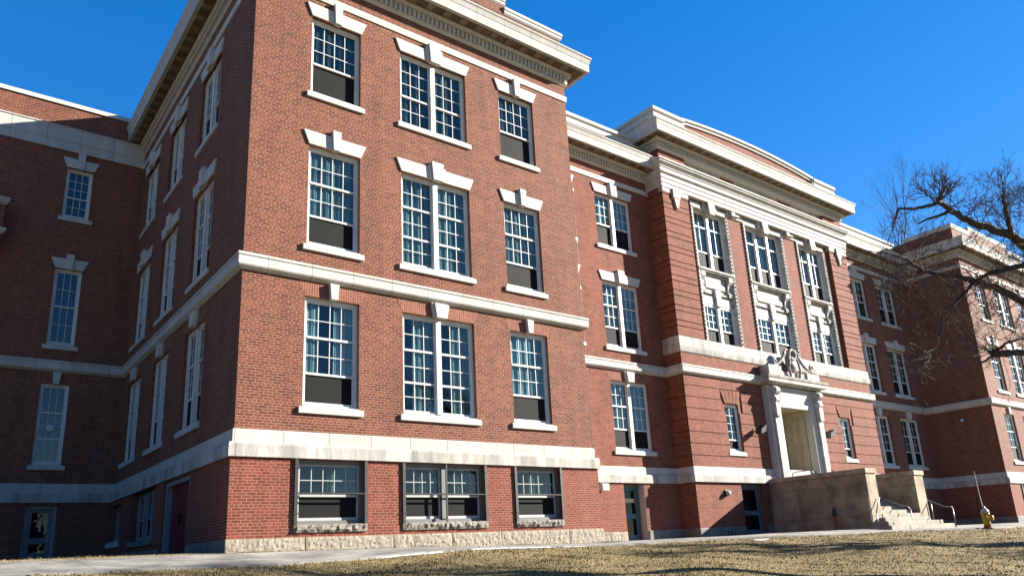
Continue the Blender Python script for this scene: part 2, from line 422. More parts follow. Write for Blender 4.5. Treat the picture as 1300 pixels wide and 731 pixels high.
def window(F, u0, u1, z0, z1, segs, cols=4, lights=1, head='flared', ztop=None, sill=True, curt=None, paint='white_paint', set_=.10, mull=.16,
           guard=False, wparts=True, name='window', wild=None, fat=1.0, sillmat='limestone_plain', sash_paint=None):
    """segs: list from top of (kind, fraction, rows); kind pane | screen"""
    E0 = empty(name); E0.parent = BL
    fw_ = .075 * fat
    n0, n1 = -set_ - .09, -set_
    fr = MB()
    fr.fbox(F, u0, u0 + fw_, n0, n1, z0, z1); fr.fbox(F, u1 - fw_, u1, n0, n1, z0, z1)
    fr.fbox(F, u0 + fw_, u1 - fw_, n0, n1, z1 - fw_ * 1.2, z1); fr.fbox(F, u0 + fw_, u1 - fw_, n0, n1, z0, z0 + fw_)
    inner = (u0 + fw_, u1 - fw_)
    wl = (inner[1] - inner[0] - mull * (lights - 1)) / lights
    spans = []
    for i in range(lights):
        a = inner[0] + i * (wl + mull); spans.append((a, a + wl))
        if i: fr.fbox(F, a - mull, a, n0, n1 + .035, z0 + fw_, z1 - fw_ * 1.2)
    fr.build('frame', paint, E0)
    sa = MB(); pa = MB(); sc = MB(); cu = MB()
    zb, zt = z0 + fw_, z1 - fw_ * 1.2
    H = zt - zb
    tot = sum(s_[1] for s_ in segs)
    st = .045 * fat
    for a, b in spans:
        z = zt
        for i, (kind, fr_, rows) in enumerate(segs):
            zz = z - H * fr_ / tot
            ns = n0 + (.052 if i == 0 else .03)          # upper sash sits further out
            lo = .055 if i < len(segs) - 1 else .07
            sa.fbox(F, a, a + st, n0 + .01, ns, zz, z); sa.fbox(F, b - st, b, n0 + .01, ns, zz, z)
            sa.fbox(F, a + st, b - st, n0 + .01, ns + (.02 if i < len(segs) - 1 else 0), zz, zz + lo)
            if i == 0: sa.fbox(F, a + st, b - st, n0 + .01, ns, z - .04, z)
            g0, g1, h0, h1 = a + st, b - st, zz + lo, z - (.04 if i == 0 else 0)
            if kind == 'screen':
                sc.fbox(F, g0, g1, n0 + .004, n0 + .012, h0, h1)
            else:
                pa.quad(F(g0, n0 + .022, h0), F(g1, n0 + .022, h0), F(g1, n0 + .022, h1), F(g0, n0 + .022, h1))
                for c in range(1, cols):
                    x = g0 + (g1 - g0) * c / cols; sa.fbox(F, x - .0095, x + .0095, n0 + .012, n0 + .036, h0, h1)
                for r_ in range(1, rows):
                    y = h0 + (h1 - h0) * r_ / rows; sa.fbox(F, g0, g1, n0 + .012, n0 + .034, y - .0095, y + .0095)
            z = zz
        # curtain: two gathered drapes or a blind set back behind the glass
        style = wild if wild is not None else rnd.choice(['drape', 'blind', 'drape', 'half'])
        cn = n0 - .035
        def drape(x0, x1, ph):
            k = max(8, int((x1 - x0) / .03)); pts = []
            for q in range(k + 1):
                x = x0 + (x1 - x0) * q / k; pts.append((x, cn + .018 * math.sin(ph + q * 1.1) + .008 * math.sin(q * .37 + ph)))
            for (xa, na), (xb, nb) in zip(pts[:-1], pts[1:]): cu.quad(F(xa, na, zb), F(xb, nb, zb), F(xb, nb, zt), F(xa, na, zt))
        if style == 'drape':
            wd = (b - a); drape(a, a + wd * rnd.uniform(.18, .34), rnd.random() * 6); drape(b - wd * rnd.uniform(.3, .5), b, rnd.random() * 6)
        elif style == 'full': drape(a, b, rnd.random() * 6)
        elif style == 'half': drape(a + (b - a) * rnd.uniform(.3, .5), b, rnd.random() * 6)
        elif style == 'blind':
            zc = zt - H * rnd.choice([.35, .5, .62]); cu.quad(F(a, cn, zc), F(b, cn, zc), F(b, cn, zt), F(a, cn, zt))
    sa.build('sash', sash_paint or paint, E0); 
    if pa.f: pa.build('pane', 'glass', E0, fix=False)
    if sc.f: sc.build('insect_screen', 'screen_mesh', E0)
    if cu.f: cu.build('curtain', curt or 'curtain_teal', E0, smooth=True, fix=False)
    rm = MB(); rn = n0 - .75                      # near-black box standing in for the dimness of the room
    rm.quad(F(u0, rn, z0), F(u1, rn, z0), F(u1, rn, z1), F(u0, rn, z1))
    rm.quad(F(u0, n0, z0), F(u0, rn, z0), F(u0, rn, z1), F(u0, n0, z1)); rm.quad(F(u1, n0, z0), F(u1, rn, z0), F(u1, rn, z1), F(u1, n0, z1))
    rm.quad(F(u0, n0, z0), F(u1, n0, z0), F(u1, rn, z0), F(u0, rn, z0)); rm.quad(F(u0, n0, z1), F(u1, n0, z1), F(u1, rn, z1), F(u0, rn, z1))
    rm.build('dark_backing', 'inner_dark', E0)
    m = (u0 + u1) / 2
    if sill:
        sb = MB(); sb.fbox(F, u0 - .115, u1 + .115, -.0, .07, z0 - .18, z0 - .02); sb.fbox(F, u0, u1, -set_ - .05, .045, z0 - .02, z0 + .012)
        sb.build('sill', sillmat, E0, bevel=.008)
    kw = .115 if lights == 1 else .19
    if head == 'flared':
        lb = MB(); lh = .40; fl = .17
        lb.ftrap(F, u0 - .01, m - kw * .8, u0 - fl, m - kw * 1.0, -.03, .045, z1 + .001, z1 + lh)
        lb.ftrap(F, m + kw * .8, u1 + .01, m + kw * 1.0, u1 + fl, -.03, .045, z1 + .001, z1 + lh)
        lb.build('lintel', 'limestone_plain', E0, bevel=.006)
        kb = MB(); kt = ztop if ztop else z1 + .56
        kb.ftrap(F, m - kw * .85, m + kw * .85, m - kw * 1.12, m + kw * 1.12, -.03, .13, z1 - .03, kt)
        if lights > 1:
            kb.ftrap(F, m - kw * 1.3, m - kw * .86, m - kw * 1.62, m - kw * 1.13, -.03, .085, z1 - .005, kt - .12)
            kb.ftrap(F, m + kw * .86, m + kw * 1.3, m + kw * 1.13, m + kw * 1.62, -.03, .085, z1 - .005, kt - .12)
        kb.build('keystone', 'limestone_plain', E0, bevel=.008)
    elif head == 'key':
        kb = MB(); kt = ztop if ztop else z1 + .4
        kb.ftrap(F, m - kw * .8, m + kw * .8, m - kw * 1.15, m + kw * 1.15, -.03, .125, z1 - .03, kt)
        if lights > 1:
            kb.ftrap(F, m - kw * 1.2, m - kw * .81, m - kw * 1.6, m - kw * 1.16, -.03, .08, z1 - .005, kt)
            kb.ftrap(F, m + kw * .81, m + kw * 1.2, m + kw * 1.16, m + kw * 1.6, -.03, .08, z1 - .005, kt)
        kb.build('keystone', 'limestone_plain', E0, bevel=.008)
        ab = MB(); t0, t1 = z1 + .002, kt - .005
        e = kw * (1.22 if lights == 1 else 1.65)
        ab.ftrap(F, u0 - .02, m - e + .02, u0 - .2, m - e, -.02, .004, t0, t1); ab.build('flat_arch', 'brick_soldier', E0); ab = MB(); ab.ftrap(F, m + e - .02, u1 + .02, m + e, u1 + .2, -.02, .004, t0, t1)
        ab.build('flat_arch', 'brick_soldier', E0)
    if guard:
        gb = MB()
        for x in (u0 - .02, u1 + .02): 
            gb.fbox(F, x - .04, x + .04, .0, .05, z0 - .02, z1 - .01)  # iron side bars made wide to take in the dark reveal shadow
            for zq in (z0 + .25, z1 - .2): gb.fbox(F, x - .05, x + .05, .0, .06, zq - .02, zq + .02)
        zq = z0 + (z1 - z0) * .47
        gb.tube([F(u0 - .02, .03, zq), F(u1 + .02, .03, zq)], .022, 6)
        for x in ([m] if lights == 2 else []): gb.fbox(F, x - .02, x + .02, .01, .045, z0, z1 - .01)
        gb.build('window_guard', 'iron_black', E0)
    return E0

Z3 = (5.54, 8.01); Z2 = (1.02, 3.92); Z1 = (-3.258, -.405); ZS = (-6.08, -4.56)
P3s = [('pane', .60, 3), ('screen', .40, 0)]
P3p = [('pane', .60, 3), ('pane', .40, 2)]
P2s = [('pane', .365, 2), ('pane', .35, 2), ('screen', .285, 0)]
P2p = [('pane', .36, 2), ('pane', .34, 2), ('pane', .30, 2)]
ZF = 8.62
def storey_windows(F, u0, u1, lights, low, cols=None, curts=None, wild=None):
    """a column of three windows; low: lower sash has the dark insect screen"""
    c = cols or (4 if lights == 1 else 3)
    cs = curts or ['curtain_teal', 'curtain_teal', 'curtain_teal']; wd = wild or [None] * 3
    window(F, u0, u1, Z3[0], Z3[1], P3s if low else P3p, c, lights, 'flared', ZF + .02, curt=cs[0], wild=wd[0])
    window(F, u0, u1, Z2[0], Z2[1], P2s if low else P2p, c, lights, 'flared', None, curt=cs[1], wild=wd[1])
    window(F, u0, u1, Z1[0], Z1[1], P2s if low else P2p, c, lights, 'key', .0, curt=cs[2], wild=wd[2])
def holes3(us): return [(a, b, z[0], z[1]) for a, b in us for z in (Z3, Z2, Z1)]

# --- end pavilion fronts (left one and its mirror on the right)
FA = front(0.0); FAb = front(-.09)
UA = [(1.605, 3.116, 1), (4.43, 6.825, 2), (8.165, 9.65, 1)]
UAb = [(1.48, 3.25, 1), (4.37, 6.93, 2), (8.03, 9.72, 1)]
mb = MB(); wall(mb, FA, 0, W, WT1, 9.4, holes3([(a, b) for a, b, _ in UA]), .2)
wall(mb, leftface(0), -DL, 0, WT1, 9.4, holes3([(-4.9, -2.96), (-8.66, -6.70), (-12.32, -10.32)]), .2)
wall(mb, rightface(W), 0, YB, WT1, 9.4)
mb.build('brick_wall', 'brick_upper', BL)
mb = MB(); wall(mb, FAb, -.09, W + .09, -6.45, WT0 + .02, [(a, b, ZS[0], ZS[1]) for a, b, _ in UAb], .2)
wall(mb, leftface(-.09), -DL, .09, -6.45, WT0 + .02, [(-5.6, -3.1, -6.75, WT0 - .05), (-9.6, -6.6, -6.05, WT0 - .02), (-12.9, -11.2, -5.95, -4.7)], .3)
wall(mb, rightface(W + .09), -.09, YB, -6.45, WT0 + .02)
mb.build('brick_wall', 'brick_base', BL)['label'] = 'redder brick of the basement storey'
storey_windows(FA, UA[0][0], UA[0][1], 1, True, curts=['curtain_dark', 'curtain_teal', 'curtain_pale'], wild=['full', 'full', 'drape'])
storey_windows(FA, UA[1][0], UA[1][1], 2, False, curts=['curtain_dark', 'curtain_teal', 'curtain_teal'], wild=['full', 'full', 'half'])
storey_windows(FA, UA[2][0], UA[2][1], 1, True, curts=['curtain_dark', 'curtain_teal', 'curtain_pale'], wild=['full', 'full', 'full'])
Pb = [('pane', .58, 2), ('screen', .42, 0)]
for a, b, l in UAb:
    window(FAb, a, b, ZS[0], ZS[1], Pb, 5 if l == 1 else 4, l, None, guard=True, paint='dim_paint', sash_paint='sash_paint', curt='curtain_dark', wild='half', fat=1.15, set_=.12, sill=False)
# rough granite sills of the basement windows
def rough_block(mb, F, u0, u1, n0, n1, z0, z1, du=.11, dz=.09, amp=.035, seed=0):
    r_ = random.Random(seed); k = max(2, int((u1 - u0) / du)); h = max(2, int((z1 - z0) / dz))
    g = [[None] * (h + 1) for _ in range(k + 1)]
    for i in range(k + 1):
        for j in range(h + 1):
            e = i in (0, k) or j in (0, h)
            ju = 0 if i in (0, k) else r_.uniform(-.35, .35) * (u1 - u0) / k; jz = 0 if j in (0, h) else r_.uniform(-.3, .3) * (z1 - z0) / h
            n = n1 - (amp * .9 if e else 0) + (r_.uniform(-.3, .3) * amp if e else r_.uniform(-1, 1) * amp)
            g[i][j] = F(u0 + (u1 - u0) * i / k + ju, n, z0 + (z1 - z0) * j / h + jz)
    for i in range(k):
        for j in range(h): mb.quad(g[i][j], g[i + 1][j], g[i + 1][j + 1], g[i][j + 1])
    for i in range(k):
        mb.quad(g[i][h], g[i + 1][h], F(u0 + (u1 - u0) * (i + 1) / k, n0, z1), F(u0 + (u1 - u0) * i / k, n0, z1))
        mb.quad(g[i][0], F(u0 + (u1 - u0) * i / k, n0, z0), F(u0 + (u1 - u0) * (i + 1) / k, n0, z0), g[i + 1][0])
    for j in range(h):
        za, zb_ = z0 + (z1 - z0) * j / h, z0 + (z1 - z0) * (j + 1) / h
        mb.quad(g[0][j], g[0][j + 1], F(u0, n0, zb_), F(u0, n0, za)); mb.quad(g[k][j], F(u1, n0, za), F(u1, n0, zb_), g[k][j + 1])
for i, (a, b, l) in enumerate(UAb):
    mb = MB(); rough_block(mb, FAb, a - .06, b + .05, -.2, .07, ZS[0] - .19, ZS[0] - .002, .08, .06, .03, i + 3)
    mb.build('rough_sill', 'granite_sill', BL, fix=False)
# left side wall windows (pairs)
FL = leftface(0)
for k, (a, b) in enumerate([(-4.9, -2.96), (-8.66, -6.70), (-12.32, -10.32)]):
    storey_windows(FL, a, b, 2, True, curts=['curtain_pale'] * 3, wild=['blind', 'half', 'half'])
FLb = leftface(-.09)
window(FLb, -9.6, -6.6, -6.05, WT0 - .02, Pb, 3, 3, None, paint='grey_paint', curt='curtain_dark', wild='half', set_=.2, sill=False)
mb = MB(); mb.fbox(FLb, -9.65, -6.55, -.2, .06, -6.22, -6.052); mb.build('rough_sill', 'granite_sill', BL)
window(FLb, -12.9, -11.2, -5.95, -4.7, Pb, 3, 2, None, paint='grey_paint', curt='curtain_dark', wild='half', set_=.2)
# red basement door in the side wall
DD = empty('basement_door'); DD.parent = BL; DD['label'] = 'dark red door under the stone band of the shaded side wall'
mb = MB(); mb.fbox(FLb, -5.6, -5.48, -.3, -.05, -6.74, WT0 - .05); mb.fbox(FLb, -3.2, -3.1, -.3, -.02, -6.74, WT0 - .05); mb.fbox(FLb, -5.48, -3.2, -.3, -.05, WT0 - .17, WT0 - .05)
mb.build('door_frame', 'grey_paint', DD)
mb = MB(); mb.fbox(FLb, -5.48, -4.36, -.25, -.2, -6.72, WT0 - .17); mb.fbox(FLb, -4.32, -3.2, -.25, -.2, -6.72, WT0 - .17); mb.build('door_leaf', 'red_door', DD, bevel=.006)
mb = MB(); mb.fbox(FLb, -4.5, -4.44, -.2, -.13, -5.8, -5.5); mb.build('door_handle', 'iron_black', DD)

# --- right pavilion, mirrored
XD = S - W
FDb = front(-.09)
UD = [(S - b, S - a, l) for a, b, l in reversed(UA)]
mb = MB(); wall(mb, FA, XD, S, WT1, 9.4, holes3([(a, b) for a, b, _ in UD]), .2)
wall(mb, leftface(XD), -YB, 0, WT1, 9.4); wall(mb, rightface(S), 0, DL, WT1, 9.4)
mb.build('brick_wall', 'brick_upper', BL)
UDb = [(S - b, S - a, l) for a, b, l in reversed(UAb)]
mb = MB(); wall(mb, FDb, XD - .09, S + .09, -6.45, WT0 + .02, [(a, b, ZS[0], ZS[1]) for a, b, _ in UDb], .2)
wall(mb, leftface(XD - .09), -YB, .09, -6.45, WT0 + .02); wall(mb, rightface(S + .09), -.09, DL, -6.45, WT0 + .02)
mb.build('brick_wall', 'brick_base', BL)
for a, b, l in UD: storey_windows(FA, a, b, l, l == 1)
for a, b, l in UDb: window(FDb, a, b, ZS[0], ZS[1], Pb, 5 if l == 1 else 4, l, None, guard=True, paint='dim_paint', sash_paint='sash_paint', curt='curtain_dark', wild='half', fat=1.15, set_=.12)

# --- recessed wings left and right of the centre
FB = front(YB); FBb = front(YB - .09)
UB = [(12.55, 14.75), (16.11, 18.30)]
UE = [(S - b, S - a) for a, b in reversed(UB)]
DOORB = (16.25, 17.45, -6.75, WT0 - .03)
mb = MB(); wall(mb, FB, W, C0, WT1, 9.4, holes3(UB), .2); mb.build('brick_wall', 'brick_tan', BL)
mb = MB(); wall(mb, FB, C1, XD, WT1, 9.4, holes3(UE), .2); mb.build('brick_wall', 'brick_upper', BL)
mb = MB(); wall(mb, FBb, W, C0, -6.45, WT0 + .02, [DOORB], .55); mb.build('brick_wall', 'brick_base', BL)
DOORE = (S - 17.45, S - 16.25, -6.75, WT0 - .03)
mb = MB(); wall(mb, FBb, C1, XD, -6.45, WT0 + .02, [DOORE], .55); mb.build('brick_wall', 'brick_base', BL)
for a, b in UB: storey_windows(FB, a, b, 2, True, cols=3, curts=['curtain_pale'] * 3, wild=['full', 'full', 'full'])
for a, b in UE: storey_windows(FB, a, b, 2, True, cols=2, curts=['curtain_dark'] * 3, wild=['half', 'half', 'half'])

def glazed_door(F, h, depth, frame, leaf, sign=False, label=None, rails=(.45,)):
    D = empty('basement_door'); D.parent = BL
    if label: D['label'] = label
    a, b, z0, z1 = h
    mb = MB(); mb.fbox(F, a, a + .1, -depth, -depth + .12, z0, z1); mb.fbox(F, b - .1, b, -depth, -depth + .12, z0, z1); mb.fbox(F, a + .1, b - .1, -depth, -depth + .12, z1 - .12, z1)
    mb.build('door_frame', frame, D)
    q = MB(); g = MB(); x0, x1, y0, y1 = a + .1, b - .1, z0 + .03, z1 - .12
    n0, n1 = -depth + .03, -depth + .08
    q.fbox(F, x0, x0 + .14, n0, n1, y0, y1); q.fbox(F, x1 - .14, x1, n0, n1, y0, y1); q.fbox(F, x0 + .14, x1 - .14, n0, n1, y0, y0 + .2); q.fbox(F, x0 + .14, x1 - .14, n0, n1, y1 - .12, y1)
    zs = [y0 + .2]
    for f in rails:
        zc = y0 + (y1 - y0) * f; q.fbox(F, x0 + .14, x1 - .14, n0, n1, zc - .1, zc + .1); zs += [zc - .1, zc + .1]
    zs.append(y1 - .12)
    for zl, zh in zip(zs[::2], zs[1::2]): g.quad(F(x0 + .14, n0 + .02, zl), F(x1 - .14, n0 + .02, zl), F(x1 - .14, n0 + .02, zh), F(x0 + .14, n0 + .02, zh))
    q.build('door_leaf', leaf, D, bevel=.005); g.build('pane', 'door_glass', D, fix=False)
    hb = MB(); hb.fbox(F, x1 - .1, x1 - .06, n1, n1 + .05, -5.85, -5.6); hb.build('door_handle', 'galvanised', D)
    if sign:
        rv = MB(); rv.fbox(F, b - .03, b + .02, -depth, -.01, z0 + .02, z1); rv.build('door_lining', 'limestone_plain', D)
    bk = MB(); bk.quad(F(a, -depth - .4, z0), F(b, -depth - .4, z0), F(b, -depth - .4, z1), F(a, -depth - .4, z1)); bk.build('dark_backing', 'inner_dark', D)  # near-black sheet standing in for the unlit inside
    if sign:
        sb = MB(); sb.fbox(F, x0 + .17, x1 - .17, n0 + .022, n0 + .03, y1 - .58, y1 - .42); sb.build('notice', 'sign_cream', D)
    return D
glazed_door(FBb, DOORB, .45, 'dim_paint', 'teal_door', True, 'narrow teal glazed door with a small pale notice behind the upper pane')
glazed_door(FBb, DOORE, .45, 'grey_paint', 'frame_blue_grey')

# --- rear-left wing
FW = front(DL); FWb = front(DL - .09)
XL = -18.0
UL = [(-2.65, -1.76)]
ULx = [(-2.65 - 6.2, -1.76 - 6.2), (-2.65 - 9.5, -1.76 - 9.5)]
mb = MB(); wall(mb, FW, XL, 0, WT1, 10.57, [(a, b, z[0], z[1]) for a, b in UL + ULx for z in ((Z3[0] + .45, Z3[1]), Z2, Z1)], .2); mb.build('brick_wall', 'brick_upper', BL)
DOORL = (-2.68, -1.72, -6.42, WT0 - .06)
mb = MB(); wall(mb, FWb, XL, 0, -6.6, WT0 + .02, [DOORL], .4); mb.build('brick_wall', 'brick_base', BL)
for a, b in UL + ULx:
    window(FW, a, b, Z3[0] + .45, Z3[1], P3p, 3, 1, 'flared', 8.67, curt='curtain_dark', wild='none')
    window(FW, a, b, Z2[0], Z2[1], [('pane', .5, 2), ('pane', .5, 2)], 3, 1, 'flared', None, curt='curtain_dark', wild='none')
    window(FW, a, b, Z1[0], Z1[1], [('pane', .36, 1), ('pane', .34, 2), ('pane', .3, 2)], 3, 1, 'key', .0, curt='curtain_dark', wild='none')
glazed_door(FWb, DOORL, .3, 'grey_paint', 'frame_blue_grey', rails=(.36,))
mb = MB(); mb.sweep([(-.1, 8.66), (.09, 8.66), (.09, 9.025), (.11, 9.035), (.11, 9.56), (.14, 9.58), (.14, 9.63), (-.1, 9.66)], [(XL, DL), (-.02, DL)]); mb.build('entablature', 'limestone', BL)
mb = MB(); mb.sweep([(-.35, 10.57), (.06, 10.57), (.06, 10.74), (-.35, 10.76)], [(XL, DL), (.1, DL)]); mb.build('parapet_cap', 'limestone_plain', BL)
# projecting bay further along the rear-left wing (only the end of its ledges is in view)
mb = MB(); wall(mb, front(12.25), -9.5, -4.45, 4.6, 6.0); wall(mb, rightface(-4.45), 12.25, DL, 4.6, 6.0); mb.build('oriel_wall', 'brick_upper', BL)
mb = MB(); mb.sweep([(-.3, 5.65), (.02, 5.65), (.1, 5.75), (.13, 5.9), (-.3, 6.02)], [(-9.5, 12.25), (-4.45, 12.25), (-4.45, DL)]); mb.sweep([(-.3, 4.55), (.02, 4.55), (.12, 4.66), (.12, 4.76), (-.3, 4.8)], [(-9.5, 12.25), (-4.45, 12.25), (-4.45, DL)])
mb.fbox(front(12.25), -5.0, -4.6, -.6, .0, 4.0, 4.55); mb.build('oriel_ledge', 'limestone_worn', BL)

# --- centre pavilion
PJ = .2                                    # pilasters stand proud of the window wall
FC = front(YC); FC2 = front(YC + PJ)
QX = [C0, CX - 6.1, CX + 6.1, C1]
bays = [(CX - 5.75, CX - 3.0, 2), (CX - 1.72, CX + 1.72, 3), (CX + 3.0, CX + 5.75, 2)]
ZL0, ZL1 = .98, 1.70                       # ledge under the second-floor windows
Z_BAY = 8.72
# lower wall: flat ground with raised brick courses (banded rustication)
wins = [(22.2, 23.2), (S - 23.2, S - 22.2)]
ENT = (25.9, 28.72)
g = -.045
lowholes = [(a, b, -3.2, -1.08) for a, b in wins] + [(ENT[0], ENT[1], -4.3, -.92)]
mb = MB(); F0 = lambda u, n, z: FC(u, n + g, z)
wall(mb, F0, C0 - g, C1 + g, WT2 - .02, ZL0, lowholes, .22)
wall(mb, lambda u, n, z: leftface(C0)(u, n + g, z), -YB, -YC + g, WT2 - .02, ZL0)
wall(mb, lambda u, n, z: rightface(C1)(u, n + g, z), YC - g, YB, WT2 - .02, ZL0)
def cuts(u0, u1, hs):
    segs = [(u0, u1)]
    for a, b in hs:
        new = []
        for s0, s1 in segs:
            if b <= s0 or a >= s1: new.append((s0, s1))
            else:
                if a > s0: new.append((s0, a))
                if b < s1: new.append((b, s1))
        segs = new
    return segs
bands = []; z = WT2
edges = [WT2] + [-3.43 + .497 * k for k in range(7)] + [0.0]
gv = .03
for z0, z1 in zip(edges[:-1], edges[1:]):
    hs = []
    for a, b in wins:
        if z0 < -1.1 and z1 > -3.2: hs.append((a, b))
    hs.append((25.1, 29.55))
    arch = z1 > -1.0 and z0 < -.1 and z1 < -.1 or (z0 > -.98 and z1 < .05 and False)
    if z0 > -1.05 and z1 < -.4 or (z0 < -.9 and z1 > -1.05): 
        for a, b in wins: hs.append((a - .26, b + .26))
    for s0, s1 in cuts(C0, C1, hs):
        mb.fbox(FC, s0, s1, g - .002, 0, z0 + gv / 2, z1 - gv / 2)
    mb.fbox(leftface(C0), -YB, -YC - .002, g - .002, 0, z0 + gv / 2, z1 - gv / 2)
    mb.fbox(rightface(C1), YC + .002, YB, g - .002, 0, z0 + gv / 2, z1 - gv / 2)
for a, b in wins:                           # splayed brick voussoirs over the small windows
    k = 5; zb_, zt_ = -1.06, edges[-2] - .0
    zt_ = -.47
    for i in range(k):
        b0 = a + (b - a) * i / k; b1 = a + (b - a) * (i + 1) / k
        t0 = a - .24 + (b - a + .48) * i / k; t1 = a - .24 + (b - a + .48) * (i + 1) / k
        mb.ftrap(FC, b0 + .015, b1 - .015, t0 + .015, t1 - .015, g - .002, .0, zb_, zt_)
mb.fbox(FC, C0, C1, g - .002, 0, .434, ZL0 - .002)
mb.fbox(leftface(C0), -YB, -YC - .002, g - .002, 0, .434, ZL0 - .002); mb.fbox(rightface(C1), YC + .002, YB, g - .002, 0, .434, ZL0 - .002)
mb.build('brick_wall', 'brick_tan', BL)['label'] = 'salmon brick banded with deep horizontal grooves'
mb = MB(); CB = (22.55, 24.05, -6.75, WT0 - .03)
FCb = front(YC - .05)
wall(mb, FCb, C0 - .05, C1 + .05, -6.5, WT0 + .02, [CB], .3); wall(mb, leftface(C0 - .05), -YB, -YC + .05, -6.5, WT0 + .02); wall(mb, rightface(C1 + .05), YC - .05, YB, -6.5, WT0 + .02)
mb.build('brick_wall', 'brick_tan', BL)
glazed_door(FCb, CB, .28, 'frame_blue_grey', 'frame_blue_grey', label='wide grey glazed door in the shade of the stair wall')
# upper wall between the pilasters
bh = [(a, b, ZL1 - .03, Z_BAY) for a, b, _ in bays]
mb = MB(); wall(mb, FC2, QX[1] - .02, QX[2] + .02, ZL0, 10.95, bh, .5)
for (q0, q1) in ((QX[0], QX[1]), (QX[2], QX[3])):
    mb.fbox(FC, q0 + .045, q1 - .045, -PJ - .02, g, ZL1 - .05, 10.95)
    z = ZL1 + .02; pat = [.44, .26]; i = 0
    while z < 8.75:
        h = pat[i % 2]; mb.fbox(FC, q0, q1, -PJ + .0, 0, z + .02, min(z + h - .02, 8.8)); z += h; i += 1
wall(mb, lambda u, n, z: leftface(C0)(u, n + g, z), -8.5, -YC + g, ZL0, 10.95); wall(mb, lambda u, n, z: rightface(C1)(u, n + g, z), YC - g, 8.5, ZL0, 10.95)
z = ZL1 + .02; i = 0
while z < 8.75:
    h = [.44, .26][i % 2]
    mb.fbox(leftface(C0), -YB, -YC - .001, g - .002, -.001, z + .02, min(z + h - .02, 8.8)); mb.fbox(rightface(C1), YC + .001, YB, g - .002, -.001, z + .02, min(z + h - .02, 8.8)); z += h; i += 1
# attic pilaster faces
for a, b in ((C0, CX - 6.0), (CX + 6.0, C1)): mb.fbox(FC, a, b, -PJ, -.002, 10.1, 10.95)
mb.build('brick_wall', 'brick_tan', BL)['label'] = 'salmon brick with banded corner pilasters'
# ledge
mb = MB()
prof = [(-.25, ZL0), (.03, ZL0), (.06, ZL0 + .05), (.09, ZL0 + .2), (.10, ZL0 + .26), (.05, ZL0 + .29), (.04, ZL1), (-.25, ZL1 + .02)]
mb.sweep(prof, [(C0, YB), (C0, YC), (C1, YC), (C1, YB)]); mb.build('stone_ledge', 'limestone_worn', BL)
# entablature
mb = MB()
pr = [(-.3, 8.8), (.05, 8.8), (.05, 8.98), (.035, 8.985), (.035, 9.0), (.075, 9.01), (.075, 9.2), (.06, 9.205), (.06, 9.22), (.10, 9.23), (.10, 9.4), (.17, 9.47), (.19, 9.5), (.19, 9.56), (.07, 9.6), (.07, 9.78), (.11, 9.8), (.11, 9.84), (.16, 9.9), (.24, 9.97), (.24, 10.02), (.29, 10.06), (.29, 10.13), (-.3, 10.18)]
mb.sweep(pr, [(C0, 6.5), (C0, YC), (C1, YC), (C1, 6.5)]); mb.build('entablature', 'limestone', BL)
mb = MB()
for a, b in ((CX - 5.95, CX - 3.05), (CX - 1.95, CX + 1.95), (CX + 3.05, CX + 5.95)):
    mb = MB(); mb.fbox(FC2, a, b, -.05, .012, 10.2, 10.9); mb.fbox(FC2, a + .1, b - .1, .01, .03, 10.3, 10.8); mb.build('attic_panel', 'limestone_worn', BL, bevel=.008)
# pendants on the pilasters, blocks on the piers
for q in ((C0 + QX[1]) / 2, (C1 + QX[2]) / 2):
    mb = MB(); mb.fbox(FC, q - .26, q + .26, -.02, .1, 8.35, 8.8); mb.ftrap(FC, q - .08, q + .08, q - .2, q + .2, -.02, .085, 7.85, 8.35)
    q0, q1 = (C0, QX[1]) if q < CX else (QX[2], C1)
    mb.fbox(FC, q0 - .03, q1 + .03, -PJ, .03, 8.55, 8.8); mb.build('pilaster_capital', 'limestone_carved', BL, bevel=.02)
for a, b in ((CX - 3.0, CX - 1.72), (CX + 1.72, CX + 3.0)):
    mb = MB(); mb.fbox(FC2, a + .0, b - .0, -.02, .06, 8.5, 8.82); m_ = (a + b) / 2
    mb.fbox(FC2, m_ - .42, m_ - .12, .06, .22, 8.55, 9.1); mb.fbox(FC2, m_ - .05, m_ + .3, .06, .16, 8.62, 8.95); mb.build('pier_capital', 'limestone_carved', BL, bevel=.02)

